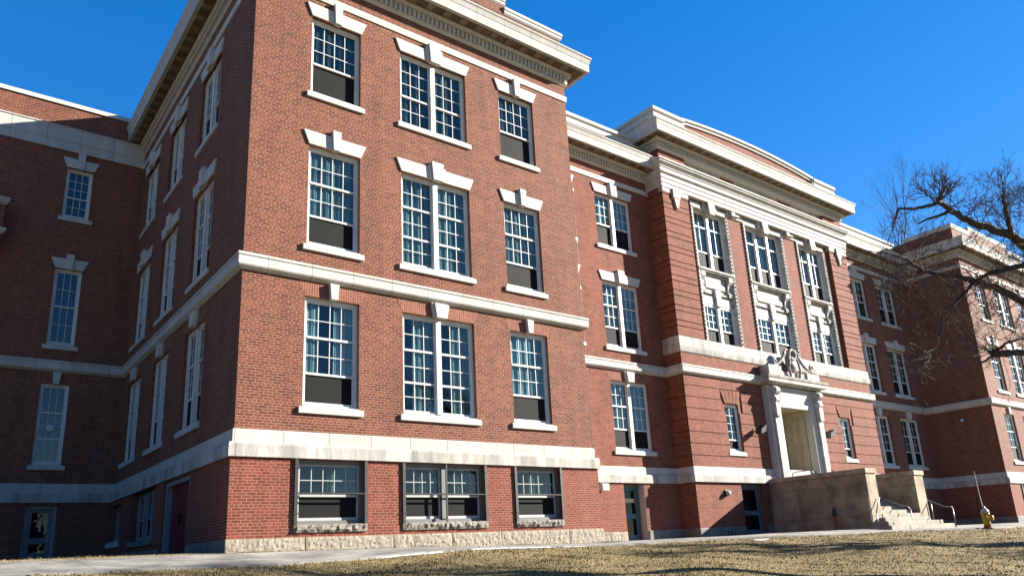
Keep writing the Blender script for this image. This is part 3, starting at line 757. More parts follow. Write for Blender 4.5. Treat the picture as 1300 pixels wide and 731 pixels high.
# stone bays: surround, deep jambs, spandrel, two windows each
for a, b, lights in bays:
    B0 = empty('stone_bay'); B0.parent = BL
    mb = MB(); s = .15
    mb.fbox(FC2, a, a + s, -.5, .05, ZL1, Z_BAY); mb.fbox(FC2, b - s, b, -.5, .05, ZL1, Z_BAY); mb.fbox(FC2, a + s, b - s, -.5, .05, 8.42, Z_BAY)
    mb.fbox(FC2, a + s, a + s + .05, -.5, -.05, ZL1, 8.42); mb.fbox(FC2, b - s - .05, b - s, -.5, -.05, ZL1, 8.42)
    z = ZL1 + .2
    while z < 8.5:                                  # egg-and-dart like rope edge
        for x in (a + .03, b - .03): mb.fbox(FC2, x - .03, x + .03, .05, .085, z, z + .1)
        z += .19
    mb.build('surround', 'limestone_carved', B0, bevel=.012)
    ia, ib = a + s + .05, b - s - .05; m_ = (a + b) / 2
    mb = MB()
    mb.fbox(FC2, ia - .05, ib + .05, -.5, -.2, 3.66, 5.3)
    mb.fbox(FC2, ia + .45, ib - .45, -.2, -.13, 4.5, 5.05)
    mb.ftrap(FC2, ia, m_ - .2, ia - .02, m_ - .24, -.2, -.11, 3.66, 4.08); mb.ftrap(FC2, m_ + .2, ib, m_ + .24, ib + .02, -.2, -.11, 3.66, 4.08)
    mb.ftrap(FC2, m_ - .17, m_ + .17, m_ - .22, m_ + .22, -.2, -.02, 3.6, 4.42)
    mb.fbox(FC2, ia, ib, -.2, -.1, 4.2, 4.3)
    mb.fbox(FC2, ia, ib, -.2, -.1, 5.1, 5.22)
    mb.build('spandrel', 'limestone_carved', B0, bevel=.015)
    for sgn, x in ((1, ia + .0), (-1, ib - .0)):     # scroll consoles
        mb = MB()
        x0, x1 = (x, x + .3) if sgn > 0 else (x - .3, x)
        pts = [(-.25, 4.2), (-.06, 4.2), (-.02, 4.35), (-.1, 4.5), (-.06, 4.8), (.05, 4.98), (.07, 5.2), (-.25, 5.2)]
        k0 = [FC2(x0, n_, z_) for n_, z_ in pts]; k1 = [FC2(x1, n_, z_) for n_, z_ in pts]
        mb.poly(k0); mb.poly(list(reversed(k1)))
        for i in range(len(pts)): j = (i + 1) % len(pts); mb.quad(k0[i], k0[j], k1[j], k1[i])
        mb.build('console', 'limestone_carved', B0)
    mb = MB(); mb.fbox(FC2, a + .02, b - .02, -.4, .10, 5.28, 5.38); mb.fbox(FC2, a + .06, b - .06, -.4, .05, 5.22, 5.28); mb.build('shelf', 'limestone_worn', B0, bevel=.012)
    mb = MB(); mb.ftrap(FC2, m_ - .2, m_ + .2, m_ - .3, m_ + .3, -.3, .24, 8.2, 9.0); mb.ftrap(FC2, m_ - .5, m_ - .21, m_ - .56, m_ - .31, .05, .12, 8.42, 8.82); mb.ftrap(FC2, m_ + .21, m_ + .5, m_ + .31, m_ + .56, .05, .12, 8.42, 8.82)
    mb.build('keystone', 'limestone_carved', B0, bevel=.02)
    FR = front(YC + PJ + .12)
    window(FR, ia, ib, 5.40, 8.42, [('pane', .27, 1), ('pane', .45, 1), ('screen', .28, 0)], 1 if lights == 3 else 2, lights, None, sill=False, curt='curtain_teal', wild='half', set_=.04, mull=.15, fat=1.1)
    window(FR, ia, ib, ZL1 + .03, 3.66, [('pane', .64, 3), ('screen', .36, 0)], 3, 2, None, sill=False, curt='curtain_pale', wild='full', set_=.02, mull=.15, fat=1.1)
for a, b in wins:
    window(F0, a, b, -3.2, -1.08, [('pane', .78, 4), ('screen', .22, 0)], 2, 1, None, curt='curtain_pale', wild='half', set_=.08)

# --- string courses that run round the whole front
NR = DL
def outline(d=0.0): return [(XL, DL), (0, DL), (0, 0), (W, 0), (W, YB), (C0, YB), (C0, YC), (C1, YC), (C1, YB), (XD, YB), (XD, 0), (S, 0), (S, DL)]
mb = MB(); mb.sweep([(-.1, WT1), (.05, WT1), (.05, WT2 - .02), (.03, WT2), (-.1, WT2 + .02)], outline()); mb.build('water_table', 'limestone', BL)
mb = MB(); mb.sweep([(-.1, WT0), (.158, WT0), (.158, WT1 - .05), (.13, WT1 + .004), (-.1, WT1 + .02)], outline()); mb.build('water_table', 'limestone_worn', BL)['label'] = 'weathered lower stone band above the basement'
mb = MB(); mb.sweep([(-.1, 0.0), (.02, 0.0), (.13, .075), (.15, .11), (.15, .315), (.135, .32), (.135, .332), (.165, .34), (.165, .40), (.13, .42), (-.1, .455)], outline()); mb.build('belt_course', 'limestone', BL)
for pth in ([(0, DL), (0, 0), (W, 0), (W, YB), (C0, YB)], [(C1, YB), (XD, YB), (XD, 0), (S, 0), (S, DL)]):
    mb = MB(); mb.sweep([(-.1, ZF), (.034, ZF), (.05, ZF + .19), (.05, ZF + .21), (-.1, ZF + .22)], pth); mb.build('frieze_band', 'limestone_plain', BL)

def cornice(path, zb, pth_name='cornice', proj=.76, dent=True, ends=True):
    K = empty('cornice'); K.parent = BL
    a = MB()
    a.sweep([(-.25, zb), (.03, zb), (.05, zb + .04), (.09, zb + .07), (.09, zb + .33), (.19, zb + .34), (.21, zb + .42), (.24, zb + .46), (-.25, zb + .48)], path); a.build('bed_mould', 'limestone_plain', K)
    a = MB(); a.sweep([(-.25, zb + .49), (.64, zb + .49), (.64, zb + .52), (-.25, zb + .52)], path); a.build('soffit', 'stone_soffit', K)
    a = MB()
    a.sweep([(-.25, zb + .525), (.55, zb + .525), (.55, zb + .475), (.575, zb + .47), (.68, zb + .47), (.685, zb + .78), (.70, zb + .80), (.715, zb + .86), (.74, zb + .95), (.775, zb + 1.0), (.78, zb + 1.05), (-.25, zb + 1.12)], path); a.build('crown_mould', 'limestone', K)
    d = MB(); mu = MB()
    for (x0, y0), (x1, y1) in zip(path[:-1], path[1:]):
        L = math.hypot(x1 - x0, y1 - y0); dx, dy = (x1 - x0) / L, (y1 - y0) / L; nx, ny = dy, -dx
        def fp(u, n, z, x0=x0, y0=y0, dx=dx, dy=dy, nx=nx, ny=ny): return Vector((x0 + dx * u + nx * n, y0 + dy * u + ny * n, z))
        k = int(L / .165)
        for i in range(k):
            u = (i + .5) * L / k; d.fbox(fp, u - .048, u + .048, .085, .165, zb + .1, zb + .315)
        k = max(1, int(L / .62))
        for i in range(k):
            u = (i + .5) * L / k; mu.fbox(fp, u - .13, u + .13, .28, .54, zb + .44, zb + .492)
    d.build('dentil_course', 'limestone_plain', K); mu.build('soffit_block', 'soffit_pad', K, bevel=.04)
    return K
cornice([(0, DL), (0, 0), (W, 0), (W, YB), (C0, YB)], 9.27)
cornice([(C1, YB), (XD, YB), (XD, 0), (S, 0), (S, DL)], 9.27)
cornice([(C0, 8.5), (C0, YC), (C1, YC), (C1, 8.5)], 10.72)

# parapets
capp = lambda z0, z1: [(-.35, z0), (.02, z0), (.06, z0 + .06), (.06, z0 + .15), (.09, z0 + .17), (.09, z1 - .02), (-.35, z1)]
for x0, x1 in ((0, W), (XD, S)):
    mb = MB(); mb.box(x0 + .05, x1 - .05, .05, .35, 10.2, 11.28); mb.box(x0 + 2.6, x1 - 2.6, .04, .36, 11.2, 11.6)
    mb.box(x0 + .05, x0 + .35, .35, DL, 10.2, 11.28); mb.box(x1 - .35, x1 - .05, .35, YB + 3, 10.2, 11.28); mb.build('parapet_wall', 'brick_upper', BL)
for x0, x1 in ((W, C0), (C1, XD)): mb = MB(); mb.box(x0, x1, YB + .05, YB + .35, 10.2, 11.1); mb.build('parapet_wall', 'brick_upper', BL)
for x0, x1 in ((0, W), (XD, S)):
    mb = MB(); mb.sweep(capp(11.26, 11.56), [(x0, 3.0), (x0, .05), (x0 + 2.6, .05)]); mb.sweep(capp(11.26, 11.56), [(x1 - 2.6, .05), (x1, .05), (x1, 3.0)]); mb.sweep(capp(11.58, 11.9), [(x0 + 2.55, .05), (x1 - 2.55, .05)]); mb.build('parapet_cap', 'limestone_plain', BL)
for x0, x1 in ((W, C0), (C1, XD)): mb = MB(); mb.sweep([(-.35, 10.98), (.05, 10.98), (.05, 11.12), (.0, 11.16), (.0, 11.28), (.08, 11.32), (.08, 11.47), (-.35, 11.5)], [(x0, YB), (x1, YB)]); mb.build('parapet_cap', 'limestone_plain', BL)
# centre: blocking course at the ends, curved brick gable between
ZC = 11.78
for x0, x1 in ((C0, 21.75), (S - 21.75, C1)):
    left = x0 == C0
    p = [(C0, 6.5), (C0, YC), (21.75, YC)] if left else [(S - 21.75, YC), (C1, YC), (C1, 6.5)]
    mb = MB(); mb.sweep([(-.4, ZC - .1), (-.06, ZC - .1), (-.06, 12.42), (0, 12.46), (.02, 12.62), (-.02, 12.66), (-.02, 12.74), (.07, 12.79), (.07, 12.95), (-.4, 13.0)], p); mb.build('blocking_course', 'limestone_plain', BL)
def arcz(x):
    t = (x - CX) / 5.75; return 13.06 + .30 * max(0.0, 1 - t * t)
mb = MB(); cp = MB(); k = 28; x0, x1 = 21.72, S - 21.72
for i in range(k):
    a = x0 + (x1 - x0) * i / k; b = x0 + (x1 - x0) * (i + 1) / k
    mb.hexa([(a, 2.98, ZC), (b, 2.98, ZC), (b, 3.3, ZC), (a, 3.3, ZC), (a, 2.98, arcz(a) - .25), (b, 2.98, arcz(b) - .25), (b, 3.3, arcz(b) - .25), (a, 3.3, arcz(a) - .25)])
    for (ya, zl, zh) in ((2.90, -.26, -.12), (2.82, -.12, 0.0)):
        cp.hexa([(a, ya, arcz(a) + zl), (b, ya, arcz(b) + zl), (b, 3.4, arcz(b) + zl), (a, 3.4, arcz(a) + zl), (a, ya, arcz(a) + zh), (b, ya, arcz(b) + zh), (b, 3.4, arcz(b) + zh), (a, 3.4, arcz(a) + zh)])
for x in (x0, x1): cp.box(x - .12, x + .12, 2.84, 3.4, ZC, arcz(x) - .03)
mb.build('curved_gable', 'brick_tan', BL); cp.build('parapet_cap', 'limestone_plain', BL)
# roofs and hidden rear walls
mb = MB()
mb.box(.1, W - .1, .3, 24, 10.15, 10.25); mb.box(XL, 0.1, DL + .3, 24, 10.15, 10.25); mb.box(W - .1, C0, YB + .3, 24, 10.15, 10.25); mb.box(C0 + .1, C1 - .1, YC + .5, 24, 11.6, 11.72)
mb.box(C1, XD + .1, YB + .3, 24, 10.15, 10.25); mb.box(XD + .1, S - .1, .3, 24, 10.15, 10.25)
mb.build('roof', 'roofing', BL)
mb = MB(); mb.box(XL, S, 24, 24.3, -6.9, 10.5); mb.box(S - .3, S - .05, DL, 24, -6.9, 10.2); mb.box(XL, XL + .3, DL + .1, 24, -6.9, 10.5); mb.build('rear_wall', 'brick_base', BL)

# --- granite base
mb = MB()
def granite_run(F, u0, u1, z0, z1, n1=.04, seed=1):
    r_ = random.Random(seed); u = u0
    while u < u1 - .05:
        L = r_.uniform(1.6, 2.6); e = min(u + L, u1)
        if u1 - e < .6: e = u1
        rough_block(mb, F, u + .012, e - .012, -.2, n1 + .02, z0, z1, .055, .05, .0105, r_.randrange(9999)); u = e
granite_run(FAb, -.12, W + .12, -6.95, -6.375, .03, 4); mb.build('granite_base', 'granite', BL, smooth=True, fix=False)
mb = MB()
granite_run(FBb, W + .13, DOORB[0] - .02, -6.95, -6.40, .03, 9)
mb.build('granite_base', 'granite', BL, smooth=True, fix=False)
mb = MB()
pf = [(-.2, -7.0), (.035, -7.0), (.035, -6.40), (.02, -6.38), (-.2, -6.37)]
mb.sweep(pf, [(XL, DL - .09), (-.09, DL - .09), (-.09, 5.7)]); mb.sweep(pf, [(-.09, 3.0), (-.09, -.0)]); mb.sweep(pf, [(DOORB[1] + .02, YB - .09), (C0 - .05, YB - .09), (C0 - .05, YC - .05), (CB[0] - .02, YC - .05)])
mb.sweep(pf, [(CB[1] + .02, YC - .05), (C1 + .05, YC - .05), (C1 + .05, YB - .09), (DOORE[0] - .02, YB - .09)]); mb.sweep(pf, [(DOORE[1] + .02, YB - .09), (XD - .09, YB - .09), (XD - .09, -.09), (S + .09, -.09), (S + .09, DL)])
mb.build('granite_base', 'granite_dressed', BL)['label'] = 'smooth grey dressed granite base'
mb = MB()
for i in range(3): mb.fbox(FCb, 21.2 + i * .22, 21.3 + i * .22, .0, .045, -6.72, -6.52)
mb.build('air_vent', 'iron_black', BL)

# --- entrance surround on the centre pavilion
EN = empty('entrance_surround'); EN.parent = BL
XE = (25.15, 29.5); em = (XE[0] + XE[1]) / 2
mb = MB()
mb.fbox(FC, XE[0], ENT[0], -.1, .3, -4.3, -.02); mb.fbox(FC, ENT[1], XE[1], -.1, .3, -4.3, -.02); mb.fbox(FC, ENT[0], ENT[1], -.1, .26, -.92, -.02)
for x0, x1, n in ((ENT[0] - .06, ENT[0] + .14, .33), (ENT[1] - .14, ENT[1] + .06, .33)): mb.fbox(FC, x0, x1, -.1, n - .05, -4.3, -.82)
mb.fbox(FC, ENT[0] + .14, ENT[1] - .14, .1, .28, -1.0, -.8)
mb.fbox(FC, ENT[0] + .3, ENT[1] - .3, .26, .275, -.66, -.2)
mb.build('door_surround', 'limestone_plain', EN, bevel=.01)
for x in (25.5, 29.12):
    mb = MB(); mb.fbox(FC, x - .2, x + .2, .3, .42, -4.3, -1.5)
    for (zc, nn, rr) in ((-.3, .58, .2), (-.72, .5, .2), (-1.2, .44, .15)):
        mb.lathe(FC(x - .19, nn - rr * .6, zc), [(rr * .6, 0), (rr, .04), (rr, .34), (rr * .6, .38)], 12, (1, 0, 0))
    mb.ftrap(FC, x - .15, x + .15, x - .19, x + .19, .3, .52, -1.5, -.1); mb.build('console', 'limestone_carved', EN)
mb = MB()
for x in (ENT[0] + .14, ENT[1] - .14): pass
mb.fbox(FC, ENT[0] - .0, ENT[0] + .05, -1.3, -.1, -4.3, -.92); mb.fbox(FC, ENT[1] - .05, ENT[1], -1.3, -.1, -4.3, -.92); mb.fbox(FC, ENT[0], ENT[1], -1.3, -.1, -.97, -.92)
for q in (-.35, -.8):
    mb.fbox(FC, ENT[1] - .11, ENT[1] - .05, q - .19, q - .15, -3.9, -1.3); mb.fbox(FC, ENT[1] - .11, ENT[1] - .05, q + .15, q + .19, -3.9, -1.3); mb.fbox(FC, ENT[1] - .11, ENT[1] - .05, q - .15, q + .15, -1.34, -1.3); mb.fbox(FC, ENT[1] - .11, ENT[1] - .05, q - .15, q + .15, -2.75, -2.7)
mb.fbox(FC, ENT[0], ENT[1], -1.36, -1.3, -4.3, -.92)
for x0, x1 in ((ENT[0] + .2, em - .1), (em + .1, ENT[1] - .2)): mb.fbox(FC, x0, x1, -1.3, -1.26, -4.0, -1.4); mb.fbox(FC, x0 + .12, x1 - .12, -1.26, -1.23, -3.85, -1.55)
mb.build('panelled_porch', 'door_panel', EN, bevel=.01)
mb = MB()
mb.sweep([(-.9, .0), (.04, .0), (.06, .06), (.30, .1), (.30, .27), (.34, .29), (.37, .40), (-.9, .46)], [(XE[0] + .0, YC - .02), (XE[0] + .0, YC - .36), (XE[1] + .0, YC - .36), (XE[1] + .0, YC - .02)])
mb.build('door_hood', 'limestone_worn', EN)
mb = MB(); mb.fbox(FC, XE[0] + .05, XE[0] + 1.1, -.02, .5, .455, .95); mb.fbox(FC, XE[1] - 1.1, XE[1] - .05, -.02, .5, .455, .8); mb.fbox(FC, XE[0] + 1.1, XE[1] - 1.1, -.02, .42, .455, .75); mb.build('hood_block', 'limestone_worn', EN, bevel=.015)
mb = MB()
def scroll(pts, r0, r1, k=8): mb.tube(pts, [lerp(r0, r1, i / (len(pts) - 1)) for i in range(len(pts))], k)
for sgn in (-1, 1):
    pts = []
    for t in np.linspace(0, 1, 14):
        x = em + sgn * lerp(1.75, .5, t); z_ = .92 + .05 * math.sin(t * 3) + .80 * t ** 2.6; pts.append(FC(x, .42, z_))
    scroll(pts, .05, .085)
    sp = [FC(em + sgn * (.5 - .0) + sgn * .2 * (1 - t) * math.cos(t * 7) - sgn * .2, .42, 1.72 + .18 * (1 - t) * math.sin(t * 7)) for t in np.linspace(0, .9, 16)]
    scroll(sp, .065, .04)
    sp = [FC(em + sgn * 1.55 + .16 * (1 - t) * math.cos(t * 8), .46, 1.1 + .16 * (1 - t) * math.sin(t * 8)) for t in np.linspace(0, .9, 14)]
    scroll(sp, .07, .04)
    scroll([FC(em + sgn * .35, .5, .5), FC(em + sgn * .48, .52, .9), FC(em + sgn * .36, .54, 1.25), FC(em + sgn * .3, .5, 1.5)], .065, .055)
mb.lathe(FC(em, .28, 1.05), [(.34, 0), (.38, .08), (.3, .16), (.26, .24), (.1, .3)], 18, (0, -1, .1))
ring = [FC(em + .26 * math.cos(t), .5, 1.62 + .24 * math.sin(t)) for t in np.linspace(0, 2 * math.pi, 20)]
scroll(ring, .07, .07)
mb.fbox(FC, em - .22, em + .22, .2, .4, .6, 1.7)
mb.build('carved_cartouche', 'cartouche_stone', EN, smooth=True)

# ------------------------------------------------------------------ entrance stairs
ST = empty('entrance_stairs', (0, 0, 0), 'stone entrance steps between two tall blocky side walls', 'stairs')
XN = (24.6, 25.38); XF = (28.68, 29.5); YS = -1.73; ZT = -4.37
for k, (a, b) in enumerate((XN, XF)):
    mb = MB(); mb.box(a, b, YS, YC - .06, -7.0, ZT - .2)
    if k == 0: mb.box(a - .06, a + .1, YS + .02, YC - .06, -7.0, -5.5)
    sw = mb.build('side_wall', 'concrete_wall', ST, bevel=.01)
    mb = MB(); mb.box(a - .05, b + .05, YS - .05, YC - .06, ZT - .2, ZT); mb.build('cap', 'concrete_cap', sw, bevel=.015)
mb = MB(); n = 14; ys = -2.65; zt = -6.83
for i in range(n):
    y0 = ys + i * .3; z1 = zt + (i + 1) * .163
    if y0 < YS - .02:
        xa, xb = 24.15 + i * .4, 29.65 - i * .42
    else: xa, xb = XN[1], XF[0]
    mb.box(xa, xb, y0, YC - .08 if y0 >= YS - .3 else YS + .3, -7.1 if i == 0 else z1 - .163 + .002, z1)
mb.box(XN[1], XF[0], ys + n * .3, YC - .08, -6.9, zt + n * .163 - .004)
mb.build('steps', 'step_stone', ST, bevel=.012)
def rail(name, lab, pts, posts, r_=.024):
    H = empty(name, tuple(pts[0]), lab, 'handrail', 'metal handrails at the entrance steps')
    o = Vector(pts[0])
    mb = MB(); mb.tube([Vector(p) - o for p in pts], r_, 8); mb.build('top_rail', 'galvanised', H, smooth=True)
    for p, q in posts:
        mb = MB(); mb.tube([Vector(p) - o, Vector(q) - o], r_, 8); mb.build('post', 'galvanised', H, smooth=True)
rail('handrail', 'middle metal handrail rising up the entrance steps', [(27.2, -2.02, -6.03), (27.2, -1.9, -5.9), (27.2, -1.7, -5.86), (27.2, -.44, -5.30), (27.2, 1.2, -4.05)], [((27.2, -2.05, -6.86), (27.2, -2.02, -6.03)), ((27.2, -.9, -6.4), (27.2, -.9, -5.5))])
rail('handrail', 'handrail along the outer side of the far stair wall', [(29.62, -2.66, -6.06), (29.62, -2.62, -5.98), (29.62, -2.38, -5.97), (29.62, -1.47, -5.53), (29.62, -.3, -4.95)], [((29.62, -2.66, -6.88), (29.62, -2.66, -6.06)), ((29.58, -1.82, -6.75), (29.58, -1.82, -5.7))])
rail('handrail', 'short bent handrail on the front of the near stair wall', [(25.25, -1.80, -5.54), (25.05, -1.82, -5.75), (24.62, -1.9, -6.15)], [((24.62, -1.9, -6.9), (24.62, -1.9, -6.15))])
mb = MB(); mb.tube([(25.2, .9, -4.38), (25.2, .9, -4.19), (25.2, 1.05, -4.14), (25.2, 1.75, -4.14), (25.2, 1.9, -4.19), (25.2, 1.9, -4.38)], .022, 8); tag(mb.build('grab_rail', 'galvanised', smooth=True), 'small looped grab rail on top of the near stair wall', 'rail')

# ------------------------------------------------------------------ fittings
def floodlight(x, z, lab):
    H = empty('floodlight', (x, YC, z), lab, 'floodlight', 'floodlights beside the entrance')
    mb = MB(); mb.box(-.09, .09, -.08, .0, -.1, .1); mb.build('wall_plate', 'lamp_white', H, bevel=.01)
    mb = MB(); mb.tube([(0, -.06, 0), (-.06, -.22, -.02)], .03, 8); mb.build('arm', 'fixture_bronze', H)
    mb = MB(); mb.hexa([(-.52, -.42, -.36), (-.2, -.5, -.22), (-.16, -.14, -.18), (-.48, -.1, -.3), (-.44, -.42, -.06), (-.1, -.5, .12), (-.06, -.14, .14), (-.4, -.1, -.02)]); mb.build('housing', 'fixture_bronze', H, bevel=.03)
floodlight(24.5, -2.08, 'dark floodlight on the wall left of the entrance door')
floodlight(30.25, -1.98, 'dark floodlight on the wall right of the entrance door')
def wall_lamp(loc, rz, lab, big=1.0):
    H = empty('wall_lamp', loc, lab, 'wall lamp', 'small white wall lamps'); H.rotation_euler = (0, 0, rz); H.scale = (big,) * 3
    mb = MB(); mb.box(-.1, .1, -.06, 0, -.12, .12); mb.build('back_plate', 'fixture_bronze', H, bevel=.01)
    mb = MB(); mb.lathe((0, -.05, 0), [(.09, 0), (.11, .04), (.1, .12), (.05, .17)], 14, (0, -1, -.35)); mb.build('shade', 'lamp_white', H, smooth=True)
wall_lamp((21.45, YC - .05, -4.98), 0, 'white lamp on the brick wall below the stone band, left of the stair wall')
wall_lamp((XD, 1.7, -.64), R(-90), 'white lamp alone on the shaded side wall of the far pavilion')
H = empty('floodlight', (15.0, YB - .09, -4.68), 'white box floodlight under the stone band beside the teal door', 'floodlight')
mb = MB(); mb.box(-.18, .18, -.3, -.06, -.2, .06); mb.build('housing', 'lamp_white', H, bevel=.02)
mb = MB(); mb.box(-.07, .07, -.08, 0, -.1, .1); mb.build('bracket', 'fixture_bronze', H)
CD = empty('conduit', (14.82, YB, -6.0), 'thin conduit running up the brick corner with pale clips', 'conduit')
mb = MB(); mb.tube([(0, -.03, 1.9), (0, -.03, 14.1)], .012, 6); mb.build('cable', 'fixture_bronze', CD)
for z in (6.9, 9.3, 11.35, 13.7):
    mb = MB(); mb.box(-.022, .022, -.05, -.0, z - .06, z + .06); mb.build('clip', 'lamp_white', CD)
# hydrant
hx, hy = 28.95, -4.15; hz = gz(hx, hy) - .03
H = empty('fire_hydrant', (hx, hy, hz), 'yellow fire hydrant with silver bonnet and rusty foot at the lawn edge', 'hydrant')
mb = MB(); mb.lathe((0, 0, 0), [(.2, 0), (.2, .07), (.15, .09), (.14, .16)], 18); mb.build('foot', 'hydrant_rust', H)
mb = MB(); mb.lathe((0, 0, .16), [(.135, 0), (.13, .1), (.13, .42), (.165, .44), (.165, .49), (.13, .5)], 18); mb.build('barrel', 'hydrant_yellow', H, smooth=True)
mb = MB(); mb.lathe((0, 0, .66), [(.16, 0), (.155, .06), (.12, .14), (.06, .19), (.045, .2), (.045, .26), (.02, .27)], 18); mb.build('bonnet', 'hydrant_silver', H, smooth=True)
for ax, nm in (((-1, -.3, 0), 'nozzle'), ((.9, .35, 0), 'nozzle'), ((.3, -1, 0), 'nozzle')):
    mb = MB(); mb.lathe((0, 0, .46), [(.075, .08), (.075, .17), (.1, .18), (.1, .25), (.06, .27)], 14, ax); mb.build(nm, 'hydrant_yellow', H)
mb = MB(); mb.tube([(-.03, .02, .85), (-.06, .04, 1.35), (-.09, .05, 2.35)], [.018, .014, .008], 6); mb.build('marker_rod', 'lamp_white', H)
mb = MB()
for k in range(4): mb.tube([(-.06 - .0075 * (k + .5) * 2, .045, 1.35 + k * .25), (-.06 - .0075 * (k + .9) * 2, .046, 1.45 + k * .25)], .017, 6)
mb.build('rod_band', 'valve_red', H)
# red valve post
vx, vy = 23.55, -.75; vz = -6.84
H = empty('valve_post', (vx, vy, vz), 'slim red valve post with a dark head against the near stair wall', 'valve post')
mb = MB(); mb.lathe((0, 0, 0), [(.09, 0), (.075, .05), (.07, .62), (.09, .64)], 12); mb.build('post', 'valve_red', H, smooth=True)
mb = MB(); mb.lathe((0, 0, .64), [(.1, 0), (.1, .18), (.07, .24), (.05, .34), (.03, .36)], 12); mb.build('head', 'iron_black', H, smooth=True)
mb = MB(); mb.tube([(.14, -.08, .0), (.1, -.08, .6), (.06, -.08, .72)], .028, 8); mb.lathe((.1, -.1, .7), [(.05, 0), (.06, .05), (.03, .08)], 10, (1, -.6, 0)); mb.build('drain_pipe', 'galvanised', H, smooth=True)
# round white ring behind the glass of the rear-left wing window
mb = MB(); mb.lathe((-2.2, DL + .155, -1.98), [(.06, 0), (.13, .01), (.15, .04), (.1, .07), (.05, .06)], 18, (0, -1, 0)); tag(mb.build('window_ring', 'lamp_white', smooth=True), 'round white ring behind the lowest window of the shaded rear wing', 'ornament')

# ------------------------------------------------------------------ ground
def grid_sheet(name, xs, ys, mat, kind, dz=0.0, bump=0.0):
    mb = MB(); r_ = np.random.RandomState(3)
    nx, ny = len(xs), len(ys)
    for y in ys:
        for x in xs: mb.v.append((x, y, gz(x, y) + dz))
    for j in range(ny - 1):
        for i in range(nx - 1): mb.f.append((j * nx + i, j * nx + i + 1, (j + 1) * nx + i + 1, (j + 1) * nx + i))
    o = mb.build(name, mat, smooth=True, fix=False); o['kind'] = kind; return o
xs = [-900, -300, -120, -60, -40] + list(np.arange(-30, 70.1, .3)) + [80, 100, 160, 300, 900]
ys = [-900, -300, -120, -60, -40] + list(np.arange(-30, 16, .2)) + [20, 30, 60, 120, 300, 900]
grid_sheet('ground', xs, ys, 'lawn_soil', 'structure')
# walk along the building
def strip(name, xs, yb, yf, mat, dz, thick=0.0, jit=0.0, seed=1):
    mb = MB(); r_ = random.Random(seed); k = 6; rows = []
    for x in xs:
        a, b = yb(x), yf(x); rows.append([(x, a + (b - a) * j / k, gz(x, a + (b - a) * j / k) + dz) for j in range(k + 1)])
    n0 = len(mb.v)
    for r0 in rows: mb.v += r0
    for i in range(len(rows) - 1):
        for j in range(k): a = n0 + i * (k + 1) + j; mb.f.append((a, a + 1, a + k + 2, a + k + 1))
    for i in range(len(rows) - 1):
        p, q = rows[i][k], rows[i + 1][k]; mb.quad(p, q, (q[0], q[1], q[2] - .16), (p[0], p[1], p[2] - .16))
        p, q = rows[i][0], rows[i + 1][0]; mb.quad(q, p, (p[0], p[1], p[2] - .16), (q[0], q[1], q[2] - .16))
    return mb.build(name, mat, fix=False)
walk_b = lambda x: lerp(-.45, -1.2, sm((x - 8) / 8.)) if x < 40 else -1.2
walk_f = lambda x: lerp(lerp(-2.75, -2.2, sm(x / 5.)), -3.1, sm((x - 12) / 9.)) - (.9 * sm((x - 22) / 8.))
xw = list(np.arange(-24, 64, .5))
strip('walk', xw, walk_b, walk_f, 'paving', .03)['kind'] = 'structure'
strip('walk_kerb', xw, walk_f, lambda x: walk_f(x) - .16, 'kerb_stone', .045)['kind'] = 'structure'
strip('court_paving', list(np.arange(11.6, 45, .5)), lambda x: YB - .2, lambda x: walk_b(x) - .0, 'paving', .012)['kind'] = 'structure'
strip('soil_strip', list(np.arange(-.6, 12.1, .4)), lambda x: .05, lambda x: walk_b(x) - .02, 'bare_soil', .008)['kind'] = 'structure'
strip('soil_strip', list(np.arange(-20, -.3, .5)), lambda x: 1.6, lambda x: walk_b(x) - .02, 'bare_soil', .008)['kind'] = 'structure'
# melting snow along the kerb
def snow_patch(name, lab, x0, x1, yc, wid, seed, h=.022):
    r_ = random.Random(seed); mb = MB(); st = .035; k = int((x1 - x0) / st); m_ = 5; rows = []
    ph = [r_.uniform(0, 6) for _ in range(6)]; e0 = e1 = 0
    for i in range(k + 1):
        x = x0 + st * i; t = i / k; env = min(1, 6 * t, 6 * (1 - t))
        q = .45 + .35 * math.sin(x * 1.7 + ph[0]) + .3 * math.sin(x * 4.3 + ph[1]) + .2 * math.sin(x * 11 + ph[2])
        e0 = e0 * .6 + .4 * r_.gauss(0, .22); e1 = e1 * .6 + .4 * r_.gauss(0, .22)
        wd = max(0.0, q) * wid * env; ya = yc(x) - wd * (.5 + e0) + .03 * math.sin(x * 3 + ph[3]); yb_ = yc(x) + wd * (.5 + e1) + .03 * math.sin(x * 3 + ph[3])
        rows.append([(x, ya + (yb_ - ya) * j / m_, gz(x, ya + (yb_ - ya) * j / m_) + .012 + (h * math.sin(math.pi * j / m_) * r_.uniform(.5, 1.2) * min(1, wd / .08) if wd > .01 else -.03)) for j in range(m_ + 1)])
    for r0 in rows: mb.v += r0
    for i in range(k):
        for j in range(m_): a = i * (m_ + 1) + j; mb.f.append((a, a + 1, a + m_ + 2, a + m_ + 1))
    o = mb.build(name, 'snow', smooth=True, fix=False); tag(o, lab, 'snow', kind='stuff'); return o
snow_patch('snow', 'ragged strip of melting snow along the walk kerb', 2.2, 8.6, lambda x: walk_f(x) - .24, .3, 5)
snow_patch('snow', 'low drift of old snow beside the near stair wall', 20.2, 23.2, lambda x: -1.4, .5, 8)
snow_patch('snow', 'small leftover snow spots on the lawn edge', 14.2, 15.4, lambda x: -3.4, .3, 9)

